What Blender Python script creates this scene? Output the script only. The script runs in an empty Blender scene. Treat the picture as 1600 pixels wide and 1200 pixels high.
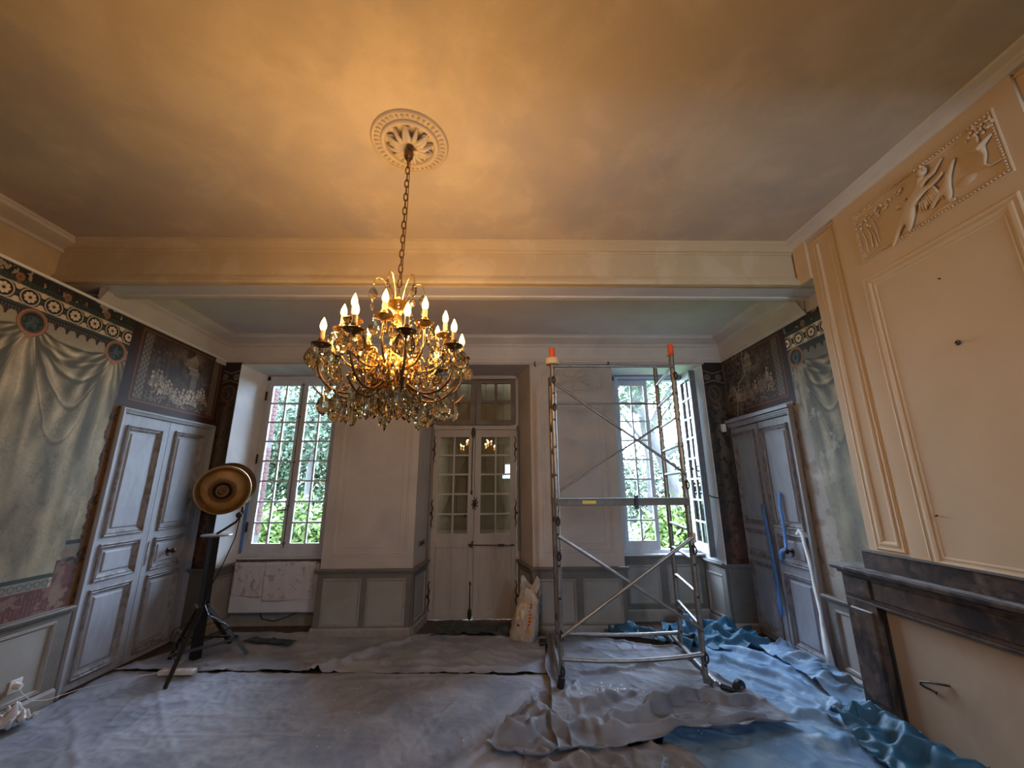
import bpy, math, random
import numpy as np
from mathutils import Vector, Matrix
random.seed(7); rng = np.random.default_rng(7)
R = math.radians; PI = math.pi
S = bpy.context.scene; COL = S.collection

# ------------------------------------------------------------------ camera
def add_camera():
    f, pitch, yaw, roll = 626.65, R(14.243), R(1.14), R(-0.3007)
    cy, sy = math.cos(yaw), math.sin(yaw)
    F = Vector((sy*math.cos(pitch), cy*math.cos(pitch), math.sin(pitch)))
    r = Vector((cy, -sy, 0)); u = r.cross(F)
    r2 = r*math.cos(roll) + u*math.sin(roll); u2 = -r*math.sin(roll) + u*math.cos(roll)
    cam = bpy.data.cameras.new('camera'); o = bpy.data.objects.new('camera', cam); COL.objects.link(o)
    m = Matrix((r2, u2, -F)).transposed().to_4x4(); m.translation = (0, 0, 1.6)
    o.matrix_world = m
    cam.sensor_fit = 'HORIZONTAL'; cam.sensor_width = 36; cam.lens = f/1600*36
    cam.clip_start = .05; cam.clip_end = 200
    S.camera = o
add_camera()

# ------------------------------------------------------------------ world, light, exposure
def set_world():
    w = bpy.data.worlds.new('sky'); S.world = w; w.use_nodes = True
    nt = w.node_tree; nt.nodes.clear()
    out = nt.nodes.new('ShaderNodeOutputWorld'); bg = nt.nodes.new('ShaderNodeBackground')
    tc = nt.nodes.new('ShaderNodeTexCoord'); sep = nt.nodes.new('ShaderNodeSeparateXYZ')
    nz = nt.nodes.new('ShaderNodeTexNoise'); nz.inputs['Scale'].default_value = 3
    mr = nt.nodes.new('ShaderNodeValToRGB')
    mr.color_ramp.elements[0].position = 0.0; mr.color_ramp.elements[0].color = (.50, .68, .86, 1)
    mr.color_ramp.elements[1].position = .8; mr.color_ramp.elements[1].color = (.78, 1.0, 1.42, 1)
    mix = nt.nodes.new('ShaderNodeMixRGB'); mix.inputs[2].default_value = (.66, .84, 1.12, 1)
    ms = nt.nodes.new('ShaderNodeMath'); ms.operation = 'MULTIPLY'; ms.inputs[1].default_value = .55
    L = nt.links.new
    L(tc.outputs['Generated'], sep.inputs[0]); L(sep.outputs['Z'], mr.inputs[0])
    L(tc.outputs['Generated'], nz.inputs['Vector']); L(nz.outputs['Fac'], ms.inputs[0])
    L(ms.outputs[0], mix.inputs[0]); L(mr.outputs[0], mix.inputs[1]); L(mix.outputs[0], bg.inputs[0])
    bg.inputs[1].default_value = SKY
    L(bg.outputs[0], out.inputs[0])
SKY = 42.0
BULB_W = 4.6          # watts of each candle bulb
set_world()
S.view_settings.view_transform = 'Standard'; S.view_settings.look = 'None'
S.view_settings.exposure = 0.0; S.view_settings.gamma = 1.0; S.view_settings.use_curve_mapping = False
S.cycles.max_bounces = 9; S.cycles.diffuse_bounces = 5; S.cycles.glossy_bounces = 4
S.cycles.transmission_bounces = 8; S.cycles.transparent_max_bounces = 24
S.cycles.caustics_reflective = False; S.cycles.caustics_refractive = False
S.cycles.sample_clamp_indirect = 6.0

def portal(x, y, z, sx, sz, facing):
    l = bpy.data.lights.new('window_daylight', 'AREA'); l.shape = 'RECTANGLE'; l.size = sx; l.size_y = sz
    l.cycles.is_portal = True
    o = bpy.data.objects.new('window_daylight', l); COL.objects.link(o)
    o.location = (x, y, z); o.rotation_euler = (R(-90 if facing < 0 else 90), 0, 0)
portal(-2.77, 5.60, 1.92, 1.1, 2.4, -1)
portal(2.0, 5.60, 1.92, 1.1, 2.4, -1)
portal(2.1, -1.35, 2.2, .8, 1.2, 1)  # portal of the added opening in the rear wall

# ------------------------------------------------------------------ materials
MC = {}
def mat(name, col, rough=.7, metal=0.0, col2=None, scale=4.0, mixr=(.35, .65), bump=0.0, bscale=None,
        stretch=(1, 1, 1), detail=5, spec=.5, wear=None, wscale=8, wpos=(.62, .68), trans=0.0, ior=1.45, emit=None, es=0, sheen=0):
    if name in MC: return MC[name]
    m = bpy.data.materials.new(name); m.use_nodes = True; nt = m.node_tree
    b = nt.nodes['Principled BSDF']; L = nt.links.new; N = nt.nodes.new
    b.inputs['Base Color'].default_value = (*col, 1); b.inputs['Roughness'].default_value = rough
    b.inputs['Metallic'].default_value = metal; b.inputs['Specular IOR Level'].default_value = spec
    b.inputs['Transmission Weight'].default_value = trans; b.inputs['IOR'].default_value = ior
    if emit: b.inputs['Emission Color'].default_value = (*emit, 1); b.inputs['Emission Strength'].default_value = es
    tc = N('ShaderNodeTexCoord'); mp = N('ShaderNodeMapping'); mp.inputs['Scale'].default_value = stretch
    L(tc.outputs['Object'], mp.inputs[0])
    def noise(sc, det=detail, dist=0.0):
        n = N('ShaderNodeTexNoise'); n.inputs['Scale'].default_value = sc; n.inputs['Detail'].default_value = det
        n.inputs['Distortion'].default_value = dist; n.inputs['Roughness'].default_value = .6
        L(mp.outputs[0], n.inputs['Vector']); return n
    last = None
    if col2:
        n = noise(scale, dist=.6); r = N('ShaderNodeValToRGB')
        r.color_ramp.elements[0].position = mixr[0]; r.color_ramp.elements[1].position = mixr[1]
        r.color_ramp.elements[0].color = (*col, 1); r.color_ramp.elements[1].color = (*col2, 1)
        L(n.outputs['Fac'], r.inputs[0]); last = r.outputs[0]
    if wear:
        n = noise(wscale, 8); r = N('ShaderNodeValToRGB')
        r.color_ramp.elements[0].position = wpos[0]; r.color_ramp.elements[1].position = wpos[1]
        L(n.outputs['Fac'], r.inputs[0]); mx = N('ShaderNodeMixRGB'); L(r.outputs[0], mx.inputs[0])
        if last: L(last, mx.inputs[1])
        else: mx.inputs[1].default_value = (*col, 1)
        mx.inputs[2].default_value = (*wear, 1); last = mx.outputs[0]
    if last: L(last, b.inputs['Base Color'])
    if bump:
        n = noise(bscale or scale*3, 6); bp = N('ShaderNodeBump'); bp.inputs['Strength'].default_value = bump
        bp.inputs['Distance'].default_value = .01; L(n.outputs['Fac'], bp.inputs['Height']); L(bp.outputs[0], b.inputs['Normal'])
    MC[name] = m; return m

def glass_mat(name, tint=(1, 1, 1), refl=1.0):
    if name in MC: return MC[name]
    m = bpy.data.materials.new(name); m.use_nodes = True; nt = m.node_tree; nt.nodes.clear()
    N = nt.nodes.new; L = nt.links.new
    out = N('ShaderNodeOutputMaterial'); mx = N('ShaderNodeMixShader'); t = N('ShaderNodeBsdfTransparent')
    g = N('ShaderNodeBsdfGlossy'); g.inputs['Roughness'].default_value = .01; fr = N('ShaderNodeFresnel'); fr.inputs[0].default_value = 1.5
    ml = N('ShaderNodeMath'); ml.operation = 'MULTIPLY'; ml.inputs[1].default_value = refl
    t.inputs[0].default_value = (*tint, 1)
    L(fr.outputs[0], ml.inputs[0]); L(ml.outputs[0], mx.inputs[0]); L(t.outputs[0], mx.inputs[1]); L(g.outputs[0], mx.inputs[2]); L(mx.outputs[0], out.inputs[0])
    MC[name] = m; return m

M = dict(
 plaster=mat('plaster', (.52, .465, .41), .85, col2=(.43, .385, .34), scale=1.6, bump=.15, bscale=14),
 plaster_pale_lit=mat('plaster_pale_lit', (.84, .84, .84), .8, col2=(.72, .73, .74), scale=2.5, bump=.15, bscale=12),  # lightened so the window reveals look daylit; also the pale ledge
 ceiling=mat('ceiling_plaster', (.50, .415, .31), .9, col2=(.57, .48, .365), scale=2.2, mixr=(.45, .62), wear=(.45, .385, .32), wscale=1.4, wpos=(.5, .62), bump=.12, bscale=8),
 ceiling2=mat('ceiling_plaster_rear', (.56, .51, .50), .9, col2=(.61, .57, .55), scale=2, bump=.1),
 beam=mat('beam_plaster', (.52, .40, .24), .85, col2=(.58, .465, .30), scale=2.6, mixr=(.5, .62), bump=.12, bscale=14),
 cornice=mat('cornice_plaster', (.62, .57, .50), .85, col2=(.52, .47, .42), scale=2.0, bump=.1, bscale=20),
 breast=mat('breast_paint', (.64, .49, .32), .8, col2=(.59, .445, .285), scale=1.3, bump=.05, bscale=30),
 rail=mat('wainscot_grey', (.125, .112, .094), .7, col2=(.155, .142, .122), scale=5, wear=(.30, .29, .27), wscale=18, wpos=(.68, .74), bump=.06, bscale=20),
 wpanel=mat('wainscot_panel_grey', (.32, .30, .27), .75, col2=(.27, .25, .225), scale=3, bump=.06, bscale=20),
 base=mat('baseboard_paint', (.33, .31, .28), .65, col2=(.25, .235, .21), scale=6, bump=.08),
 door=mat('old_grey_door_paint', (.27, .285, .32), .6, col2=(.34, .355, .385), scale=5, stretch=(2, 2, .5), wear=(.13, .10, .085), wscale=16, wpos=(.66, .72), bump=.12, bscale=25),
 dpanel=mat('old_grey_door_panel', (.35, .375, .42), .6, col2=(.29, .305, .34), scale=6, stretch=(2, 2, .7), wear=(.17, .15, .14), wscale=26, wpos=(.69, .75), bump=.1, bscale=30),
 dmould=mat('old_grey_door_moulding', (.25, .255, .27), .6, col2=(.16, .14, .13), scale=12, mixr=(.45, .6), bump=.1),
 fdoor=mat('french_door_paint', (.40, .34, .285), .65, col2=(.33, .285, .24), scale=3, stretch=(2, 2, .5), bump=.06),
 transom=mat('transom_brown', (.17, .13, .095), .6, col2=(.12, .095, .07), scale=6),
 shutter=mat('shutter_boards', (.26, .21, .14), .7, col2=(.20, .16, .10), scale=4, stretch=(3, 3, .5)),
 win=mat('window_paint', (.58, .60, .62), .55, col2=(.50, .515, .54), scale=8, bump=.05),
 wine=mat('window_edge_grey', (.12, .125, .13), .6, col2=(.17, .17, .17), scale=10),
 iron=mat('dark_iron', (.025, .018, .014), .45, metal=.6, col2=(.07, .035, .022), scale=30),
 black=mat('black_metal', (.012, .012, .012), .4, spec=.5),
 blackwood=mat('black_stained_wood', (.010, .009, .009), .4, col2=(.016, .014, .013), scale=20, stretch=(1, 1, .2)),
 rubber=mat('black_rubber', (.015, .015, .016), .6),
 alu=mat('aluminium', (.33, .31, .285), .42, metal=.85, col2=(.24, .225, .205), scale=18, wear=(.52, .50, .46), wscale=40, wpos=(.66, .7), bump=.05, bscale=60),
 brass=mat('brushed_brass', (.60, .45, .25), .36, metal=1.0, col2=(.48, .35, .19), scale=14, bump=.03, bscale=40),
 gold=mat('gilt_metal', (.95, .62, .20), .25, metal=1.0, col2=(.75, .44, .12), scale=30),
 bronze=mat('bronze_arm', (.22, .12, .05), .35, metal=.9, col2=(.12, .07, .035), scale=25),
 candle=mat('candle_sleeve', (.40, .30, .17), .6, col2=(.34, .25, .14), scale=40),
 crystal=mat('cut_crystal', (1.0, .90, .66), .0, trans=1.0, ior=1.6, spec=1.0),
 bulb=mat('bulb_glow', (1, .8, .5), .3, emit=(1.0, .50, .11), es=14),
 white=mat('white_enamel', (.62, .62, .63), .35, col2=(.56, .56, .57), scale=3),
 plastic=mat('white_plastic', (.72, .71, .68), .4),
 orange=mat('orange_plastic', (.80, .12, .03), .5),
 tape=mat('blue_masking_tape', (.09, .24, .62), .6, col2=(.14, .32, .70), scale=20),
 tapewhite=mat('white_paper_strip', (.66, .66, .62), .8, col2=(.54, .54, .5), scale=14),
 taperoll=mat('cream_tape_roll', (.70, .55, .36), .6),
 marble=mat('dark_brown_marble', (.028, .018, .014), .40, col2=(.095, .062, .042), scale=7, mixr=(.42, .62), wear=(.20, .155, .115), wscale=11, wpos=(.56, .80), bump=.06, bscale=10, spec=.4),
 dustmarble=mat('dusty_marble_top', (.26, .26, .27), .5, col2=(.10, .085, .08), scale=9, mixr=(.45, .62)),
 fboard=mat('fireboard_paint', (.44, .34, .235), .7, col2=(.38, .29, .20), scale=2),
 near_black=mat('near_black', (.02, .018, .017), .9),
 tarp=mat('grey_dust_sheet', (.215, .24, .29), .68, col2=(.33, .355, .41), scale=2.2, mixr=(.40, .60), wear=(.46, .46, .46), wscale=30, wpos=(.70, .73), bump=.8, bscale=7, spec=.4),
 tarp2=mat('grey_dust_sheet_worn', (.225, .235, .265), .66, col2=(.14, .15, .175), scale=2.3, mixr=(.4, .62), wear=(.42, .41, .40), wscale=26, wpos=(.69, .73), bump=.4, bscale=11, spec=.4),
 blue=mat('blue_dust_sheet', (.10, .20, .33), .6, col2=(.19, .29, .40), scale=3, wear=(.30, .42, .50), wscale=6, wpos=(.55, .7), bump=.35, bscale=12, spec=.35),
 teal=mat('teal_dust_sheet', (.014, .068, .115), .55, col2=(.026, .10, .16), scale=3, bump=.3, bscale=12, spec=.35),
 darktarp=mat('dark_dust_sheet', (.025, .035, .042), .6, col2=(.05, .06, .065), scale=4, bump=.3),
 beigetarp=mat('beige_cloth', (.20, .185, .175), .7, col2=(.13, .12, .12), scale=7, bump=.3),
 plank=mat('oak_floor', (.11, .068, .045), .5, col2=(.055, .034, .024), scale=5, stretch=(1, .12, 1), bump=.1, bscale=20),
 beamalu=mat('worn_painted_aluminium', (.17, .15, .125), .55, metal=.5, col2=(.12, .105, .09), scale=12),
 brick=mat('red_brick', (.050, .015, .012), .95, col2=(.036, .011, .010), scale=8, bump=.2),
 stone=mat('pale_stone', (.050, .048, .044), .95, col2=(.038, .036, .033), scale=4, bump=.15),
 grass=mat('lawn', (.035, .065, .02), .9, col2=(.05, .08, .028), scale=2, bump=.3),
 leafA=mat('leaf_light', (.048, .088, .010), .6, col2=(.080, .12, .018), scale=3),
 leafB=mat('leaf_green', (.024, .046, .018), .6, col2=(.042, .07, .028), scale=2),
 leafC=mat('leaf_bluegreen', (.028, .046, .026), .6, col2=(.042, .062, .034), scale=1),
 bark=mat('bark', (.045, .042, .038), .9, col2=(.028, .026, .024), scale=8, stretch=(1, 1, .3), bump=.4),
 void=mat('dark_backing', (.02, .016, .012), .9),
 bagm=mat('plastic_sack', (.50, .44, .36), .35, col2=(.36, .30, .24), scale=9, bump=.35, bscale=14),
 bago=mat('sack_orange_print', (.72, .30, .05), .4),
 bagy=mat('sack_beige_print', (.66, .50, .28), .5),
 bagr=mat('sack_dark_red_print', (.20, .02, .03), .5),
 yellow=mat('yellow_sticker', (.75, .55, .05), .5),
)
GL = glass_mat('window_glass'); GL2 = glass_mat('door_glass', (.80, .78, .70), 1.0)

# ------------------------------------------------------------------ objects
WM = {}
def world(o): return WM[o.name] if o else Matrix.Identity(4)
def tag(o, label=None, cat=None, group=None, kind=None):
    if label: o['label'] = label
    if cat: o['category'] = cat
    if group: o['group'] = group
    if kind: o['kind'] = kind
    return o
def link(o, parent=None, W=None):
    COL.objects.link(o); W = W if W is not None else world(parent)
    o.parent = parent; o.matrix_basis = world(parent).inverted() @ W; WM[o.name] = W
    return o
def empty(name, loc=(0, 0, 0), label=None, cat=None, group=None, kind=None, parent=None, rz=0):
    o = bpy.data.objects.new(name, None); o.empty_display_size = .1
    link(o, parent, Matrix.Translation(loc) @ Matrix.Rotation(rz, 4, 'Z'))
    return tag(o, label, cat, group, kind)
def inst(src, W, parent=None, name=None):
    o = src.copy()
    if name: o.name = name
    return link(o, parent, W)
def copy_tree(src, W, parent=None):
    o = inst(src, W, parent)
    for ch in src.children: copy_tree(ch, W @ (world(src).inverted() @ world(ch)), o)
    return o

class Plane:
    def __init__(s, O, U, V, N): s.O, s.U, s.V, s.N = Vector(O), Vector(U).normalized(), Vector(V).normalized(), Vector(N).normalized()
    def p(s, u, v, w=0): return s.O + s.U*u + s.V*v + s.N*w
AL = R(1.485)
PL = Plane((-3.43, 0, 0), (-math.sin(AL), math.cos(AL), 0), (0, 0, 1), (math.cos(AL), math.sin(AL), 0))
PR = Plane((2.84, 0, 0), (0, 1, 0), (0, 0, 1), (-1, 0, 0))
PB = Plane((0, 4.97, 0), (1, 0, 0), (0, 0, 1), (0, -1, 0))
PBR = Plane((2.60, 0, 0), (0, 1, 0), (0, 0, 1), (-1, 0, 0))

class MB:
    def __init__(s): s.v = []; s.f = []
    def add(s, vs, fs):
        n = len(s.v); s.v += [Vector(v) for v in vs]; s.f += [tuple(i+n for i in f) for f in fs]; return s
    def hexa(s, p):   # 8 points: bottom 4, top 4
        return s.add(p, [(0, 3, 2, 1), (4, 5, 6, 7), (0, 1, 5, 4), (1, 2, 6, 5), (2, 3, 7, 6), (3, 0, 4, 7)])
    def box(s, x0, x1, y0, y1, z0, z1):
        return s.hexa([(x0, y0, z0), (x1, y0, z0), (x1, y1, z0), (x0, y1, z0), (x0, y0, z1), (x1, y0, z1), (x1, y1, z1), (x0, y1, z1)])
    def pbox(s, P, u0, u1, v0, v1, w0, w1):
        return s.hexa([P.p(u, v, w) for w in (w0, w1) for u, v in ((u0, v0), (u1, v0), (u1, v1), (u0, v1))])
    def bevbox(s, P, u0, u1, v0, v1, w0, w1, b):   # raised panel with chamfered edge
        a = [P.p(u, v, w0) for u, v in ((u0, v0), (u1, v0), (u1, v1), (u0, v1))]
        c = [P.p(u, v, w1) for u, v in ((u0+b, v0+b), (u1-b, v0+b), (u1-b, v1-b), (u0+b, v1-b))]
        return s.hexa(a + c)
    def prism(s, poly, z0, z1):
        n = len(poly); vs = [(x, y, z0) for x, y in poly] + [(x, y, z1) for x, y in poly]
        return s.add(vs, [tuple(range(n-1, -1, -1)), tuple(range(n, 2*n))] + [(i, (i+1) % n, n+(i+1) % n, n+i) for i in range(n)])
    def pprism(s, P, poly, w0, w1):
        n = len(poly); vs = [P.p(u, v, w0) for u, v in poly] + [P.p(u, v, w1) for u, v in poly]
        return s.add(vs, [tuple(range(n-1, -1, -1)), tuple(range(n, 2*n))] + [(i, (i+1) % n, n+(i+1) % n, n+i) for i in range(n)])
    def tube(s, pts, r, n=8, caps=True, flat=1.0):
        pts = [Vector(p) for p in pts]; rs = r if isinstance(r, (list, tuple)) else [r]*len(pts)
        prev = None; rings = []
        for i, p in enumerate(pts):
            t = (pts[min(i+1, len(pts)-1)] - pts[max(i-1, 0)]).normalized()
            if prev is None:
                a = Vector((0, 0, 1)) if abs(t.z) < .9 else Vector((1, 0, 0)); prev = t.cross(a).normalized()
            x = (prev - t*prev.dot(t)).normalized(); y = t.cross(x); prev = x
            rings.append([p + (x*math.cos(2*PI*k/n) + y*math.sin(2*PI*k/n)*flat)*rs[i] for k in range(n)])
        vs = [v for g in rings for v in g]; fs = []
        for i in range(len(pts)-1):
            for k in range(n): fs.append((i*n+k, i*n+(k+1) % n, (i+1)*n+(k+1) % n, (i+1)*n+k))
        if caps: fs += [tuple(range(n-1, -1, -1)), tuple(len(vs)-n+k for k in range(n))]
        return s.add(vs, fs)
    def lathe(s, prof, W=None, n=24, cap=False):   # prof (r,z) about z
        W = W or Matrix.Identity(4); vs = []; fs = []
        for r, z in prof: vs += [W @ Vector((r*math.cos(2*PI*k/n), r*math.sin(2*PI*k/n), z)) for k in range(n)]
        for i in range(len(prof)-1):
            for k in range(n): fs.append((i*n+k, i*n+(k+1) % n, (i+1)*n+(k+1) % n, (i+1)*n+k))
        if cap: fs += [tuple(range(n-1, -1, -1)), tuple(len(vs)-n+k for k in range(n))]
        return s.add(vs, fs)
    def frame(s, P, u0, u1, v0, v1, prof, notch=0):   # mitred moulding; prof [(inset, height)]
        if notch:
            c = notch
            cor = [(u0+c, v0), (u1-c, v0), (u1-c, v0+c), (u1, v0+c), (u1, v1-c), (u1-c, v1-c), (u1-c, v1), (u0+c, v1), (u0+c, v1-c), (u0, v1-c), (u0, v0+c), (u0+c, v0+c)]
        else: cor = [(u0, v0), (u1, v0), (u1, v1), (u0, v1)]
        n = len(cor); k = len(prof); vs = []; fs = []
        for i in range(n):
            a, b, c_ = Vector(cor[i-1]), Vector(cor[i]), Vector(cor[(i+1) % n])
            d1 = (b-a).normalized(); d2 = (c_-b).normalized()
            n1 = Vector((-d1.y, d1.x)); n2 = Vector((-d2.y, d2.x)); mt = n1+n2
            for o_, h in prof: q = b + mt*o_; vs.append(P.p(q.x, q.y, h))
        for i in range(n):
            j = (i+1) % n
            for q in range(k-1): fs.append((i*k+q, j*k+q, j*k+q+1, i*k+q+1))
        return s.add(vs, fs)
    def sweep(s, path, prof):    # plan path [(x,y)], prof [(inward offset to the right, z)]
        n = len(path); k = len(prof); vs = []; fs = []
        for i in range(n):
            b = Vector(path[i]); nn = []
            if i > 0: d = (b-Vector(path[i-1])).normalized(); nn.append(Vector((d.y, -d.x)))
            if i < n-1: d = (Vector(path[i+1])-b).normalized(); nn.append(Vector((d.y, -d.x)))
            mt = nn[0] if len(nn) == 1 else (nn[0]+nn[1])/(1+nn[0].dot(nn[1]))
            for o_, z in prof: q = b+mt*o_; vs.append((q.x, q.y, z))
        for i in range(n-1):
            for q in range(k-1): fs.append((i*k+q, (i+1)*k+q, (i+1)*k+q+1, i*k+q+1))
        fs += [tuple(range(k)), tuple((n-1)*k+q for q in range(k-1, -1, -1))]
        return s.add(vs, fs)
    def blob(s, c, rad, W=None, seg=10, ring=6):
        vs = []; fs = []; W = W or Matrix.Identity(4)
        for i in range(ring+1):
            th = PI*i/ring
            for k in range(seg):
                ph = 2*PI*k/seg; q = W @ Vector((rad[0]*math.sin(th)*math.cos(ph), rad[1]*math.sin(th)*math.sin(ph), rad[2]*math.cos(th)))
                vs.append(Vector(c)+q)
        for i in range(ring):
            for k in range(seg): fs.append((i*seg+k, i*seg+(k+1) % seg, (i+1)*seg+(k+1) % seg, (i+1)*seg+k))
        return s.add(vs, fs)
    def build(s, name, m, parent=None, smooth=False, bevel=0, W=None, **kw):
        me = bpy.data.meshes.new(name); Wd = W if W is not None else world(parent); inv = Wd.inverted()
        me.from_pydata([tuple(inv @ Vector(v)) for v in s.v], [], s.f); me.validate()
        import bmesh
        bm = bmesh.new(); bm.from_mesh(me); bmesh.ops.remove_doubles(bm, verts=bm.verts, dist=1e-6)
        bmesh.ops.recalc_face_normals(bm, faces=bm.faces); bm.to_mesh(me); bm.free()
        me.materials.append(m)
        if smooth:
            for p in me.polygons: p.use_smooth = True
            if smooth != 2: me.set_sharp_from_angle(angle=R(50))
        o = bpy.data.objects.new(name, me); link(o, parent, Wd)
        if bevel:
            b = o.modifiers.new('bevel', 'BEVEL'); b.width = bevel; b.segments = 2; b.limit_method = 'ANGLE'
        return tag(o, **kw)
# ================================================================== STRUCTURE
def struct(name, label, loc=(0, 0, 0)): return empty(name, loc, label, None, None, 'structure')

# ---- floor of oak boards
fl = MB().box(-4.1, 3.3, -1.5, 5.6, -.06, -.022).build('floor', M['plank'], kind='structure', label='dark oak floorboards, mostly under dust sheets')
pk = MB().bevbox(Plane((0, 0, 0), (1, 0, 0), (0, 1, 0), (0, 0, 1)), -.0575, .0575, -1.3, 1.3, -.03, 0, .002).build('plank', M['plank'], fl)
first = True
for i in range(62):
    x = -4.0 + i*.118
    for k, y in enumerate((4.2 + (i*37 % 10)*.12,)):
        W = Matrix.Translation((x, y, 0))
        if first: pk.matrix_basis = W; WM[pk.name] = W; first = False
        else: inst(pk, W, fl)
for i in range(8):
    for y in (1.6,):
        inst(pk, Matrix.Translation((-4.0+i*.118, y + (i % 3)*.1, 0)), fl)

# ---- left wall
wl = struct('wall_left', 'left wall with old painted wallpaper panels')
DU0, DU1, DZ = 3.70, 4.97, 2.32      # left doorway
mb = MB()
for u0, u1, v0, v1 in ((-1.5, DU0, 0, 3.165), (DU1, 5.6, 0, 3.165), (DU0, DU1, DZ, 3.165)):
    mb.pbox(PL, u0, u1, v0, v1, -.45, 0)
mb.build('wall_face', M['plaster'], wl)
mb = MB(); mb.box(-4.3, -3.84, 1.0, 3.5, 3.10, 3.75); mb.box(-4.3, -3.84, -1.5, 1.0, 3.1, 3.75)
mb.build('frieze', M['beam'], wl)
mb = MB().box(-4.0, -3.55, 3.42, 5.4, 3.1, 3.75); mb.build('upper_wall', M['cornice'], wl)
MB().sweep([(-3.84, -1.5), (-3.84, 3.2)], [(0, 3.57), (.02, 3.575), (.03, 3.60), (.10, 3.62), (.15, 3.64), (.155, 3.665), (.165, 3.67), (.165, 3.70)]).build('crown_moulding', M['cornice'], wl)
MB().sweep([(-3.84, -1.5), (-3.84, 3.2)], [(.0, 3.17), (.05, 3.175), (.055, 3.20), (.03, 3.215), (.03, 3.23), (0, 3.24)]).build('frieze_moulding', M['beam'], wl)
# pale torn top ledge
MB().pbox(PL, -1.5, 5.0, 3.155, 3.175, 0, .018).build('ledge', M['plaster_pale_lit'], wl)

# ---- right wall
wr = struct('wall_right', 'right wall with peeling painted wallpaper')
EU0, EU1, EZ = 3.87, 5.08, 2.32
mb = MB()
for u0, u1, v0, v1 in ((-1.5, EU0, 0, 3.75), (EU1, 5.6, 0, 3.75), (EU0, EU1, EZ, 3.75)):
    mb.pbox(PR, u0, u1, v0, v1, -.45, 0)
mb.build('wall_face', M['plaster'], wr)
MB().box(2.575, 2.84, 3.0, 3.14, 3.28, 3.75).build('frieze', M['breast'], wr)

# ---- window wall with piers
wb = struct('wall_back', 'window wall with panelled piers, deep window and door recesses')
mb = MB()
polys = [([(-4.0, 4.97), (-3.35, 4.97), (-3.29, 5.45), (-3.29, 5.55), (-4.0, 5.55)], 0, 3.75),
         ([(-2.09, 4.97), (-1.045, 4.97), (-.985, 5.50), (-.985, 5.55), (-2.25, 5.55), (-2.25, 5.45)], 0, 3.12),
         ([(.33, 4.97), (1.39, 4.97), (1.51, 5.45), (1.51, 5.55), (.195, 5.55), (.195, 5.50)], 0, 3.12),
         ([(2.57, 4.97), (3.3, 4.97), (3.3, 5.55), (2.52, 5.55), (2.52, 5.45)], 0, 3.75)]
for p, a, b in polys: mb.prism(p, a, b)
mb.box(-3.5, 2.7, 4.97, 5.55, 3.12, 3.75)
mb.box(-3.4, -2.15, 5.41, 5.55, 0, .755); mb.box(1.45, 2.6, 5.41, 5.55, 0, .755)
mb.box(-3.4, -2.15, 5.5, 5.55, 3.06, 3.12); mb.box(1.45, 2.6, 5.5, 5.55, 3.06, 3.12)
mb.build('wall_face', M['plaster'], wb)
# window reveals: thin skins lightened to stand in for daylight on them
def skin(name, pts, m, par, t=.006):
    P0 = [Vector(p) for p in pts]; n = (P0[1]-P0[0]).cross(P0[2]-P0[0]).normalized()*t
    return MB().hexa(P0 + [p+n for p in P0]).build(name, m, par)
skin('reveal', [(-3.352, 4.965, .66), (-3.352, 4.965, 3.12), (-3.292, 5.45, 3.10), (-3.292, 5.45, .66)], M['plaster_pale_lit'], wb, -.006)
skin('reveal', [(2.572, 4.965, .70), (2.522, 5.45, .70), (2.522, 5.45, 3.10), (2.572, 4.965, 3.12)], M['plaster_pale_lit'], wb, -.006)
skin('reveal', [(-3.35, 4.968, 3.122), (-2.09, 4.968, 3.122), (-2.25, 5.50, 3.115), (-3.29, 5.50, 3.115)], M['plaster_pale_lit'], wb, -.006)
skin('reveal', [(1.39, 4.968, 3.122), (2.57, 4.968, 3.122), (2.52, 5.50, 3.115), (1.51, 5.50, 3.115)], M['plaster_pale_lit'], wb, -.006)
# cornice of the window bay
prof = [(0, 3.145), (.018, 3.15), (.022, 3.17), (.032, 3.175), (.032, 3.19), (.012, 3.20), (.012, 3.345), (.028, 3.36), (.04, 3.365), (.05, 3.385), (.12, 3.41), (.17, 3.43), (.175, 3.445), (.19, 3.45), (.20, 3.47)]
MB().sweep([(-3.525, 3.24), (-3.565, 4.97), (2.84, 4.97), (2.84, 3.43)], prof).build('trim_3', M['cornice'], kind='structure', label='moulded plaster cornice around the window bay')

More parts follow.
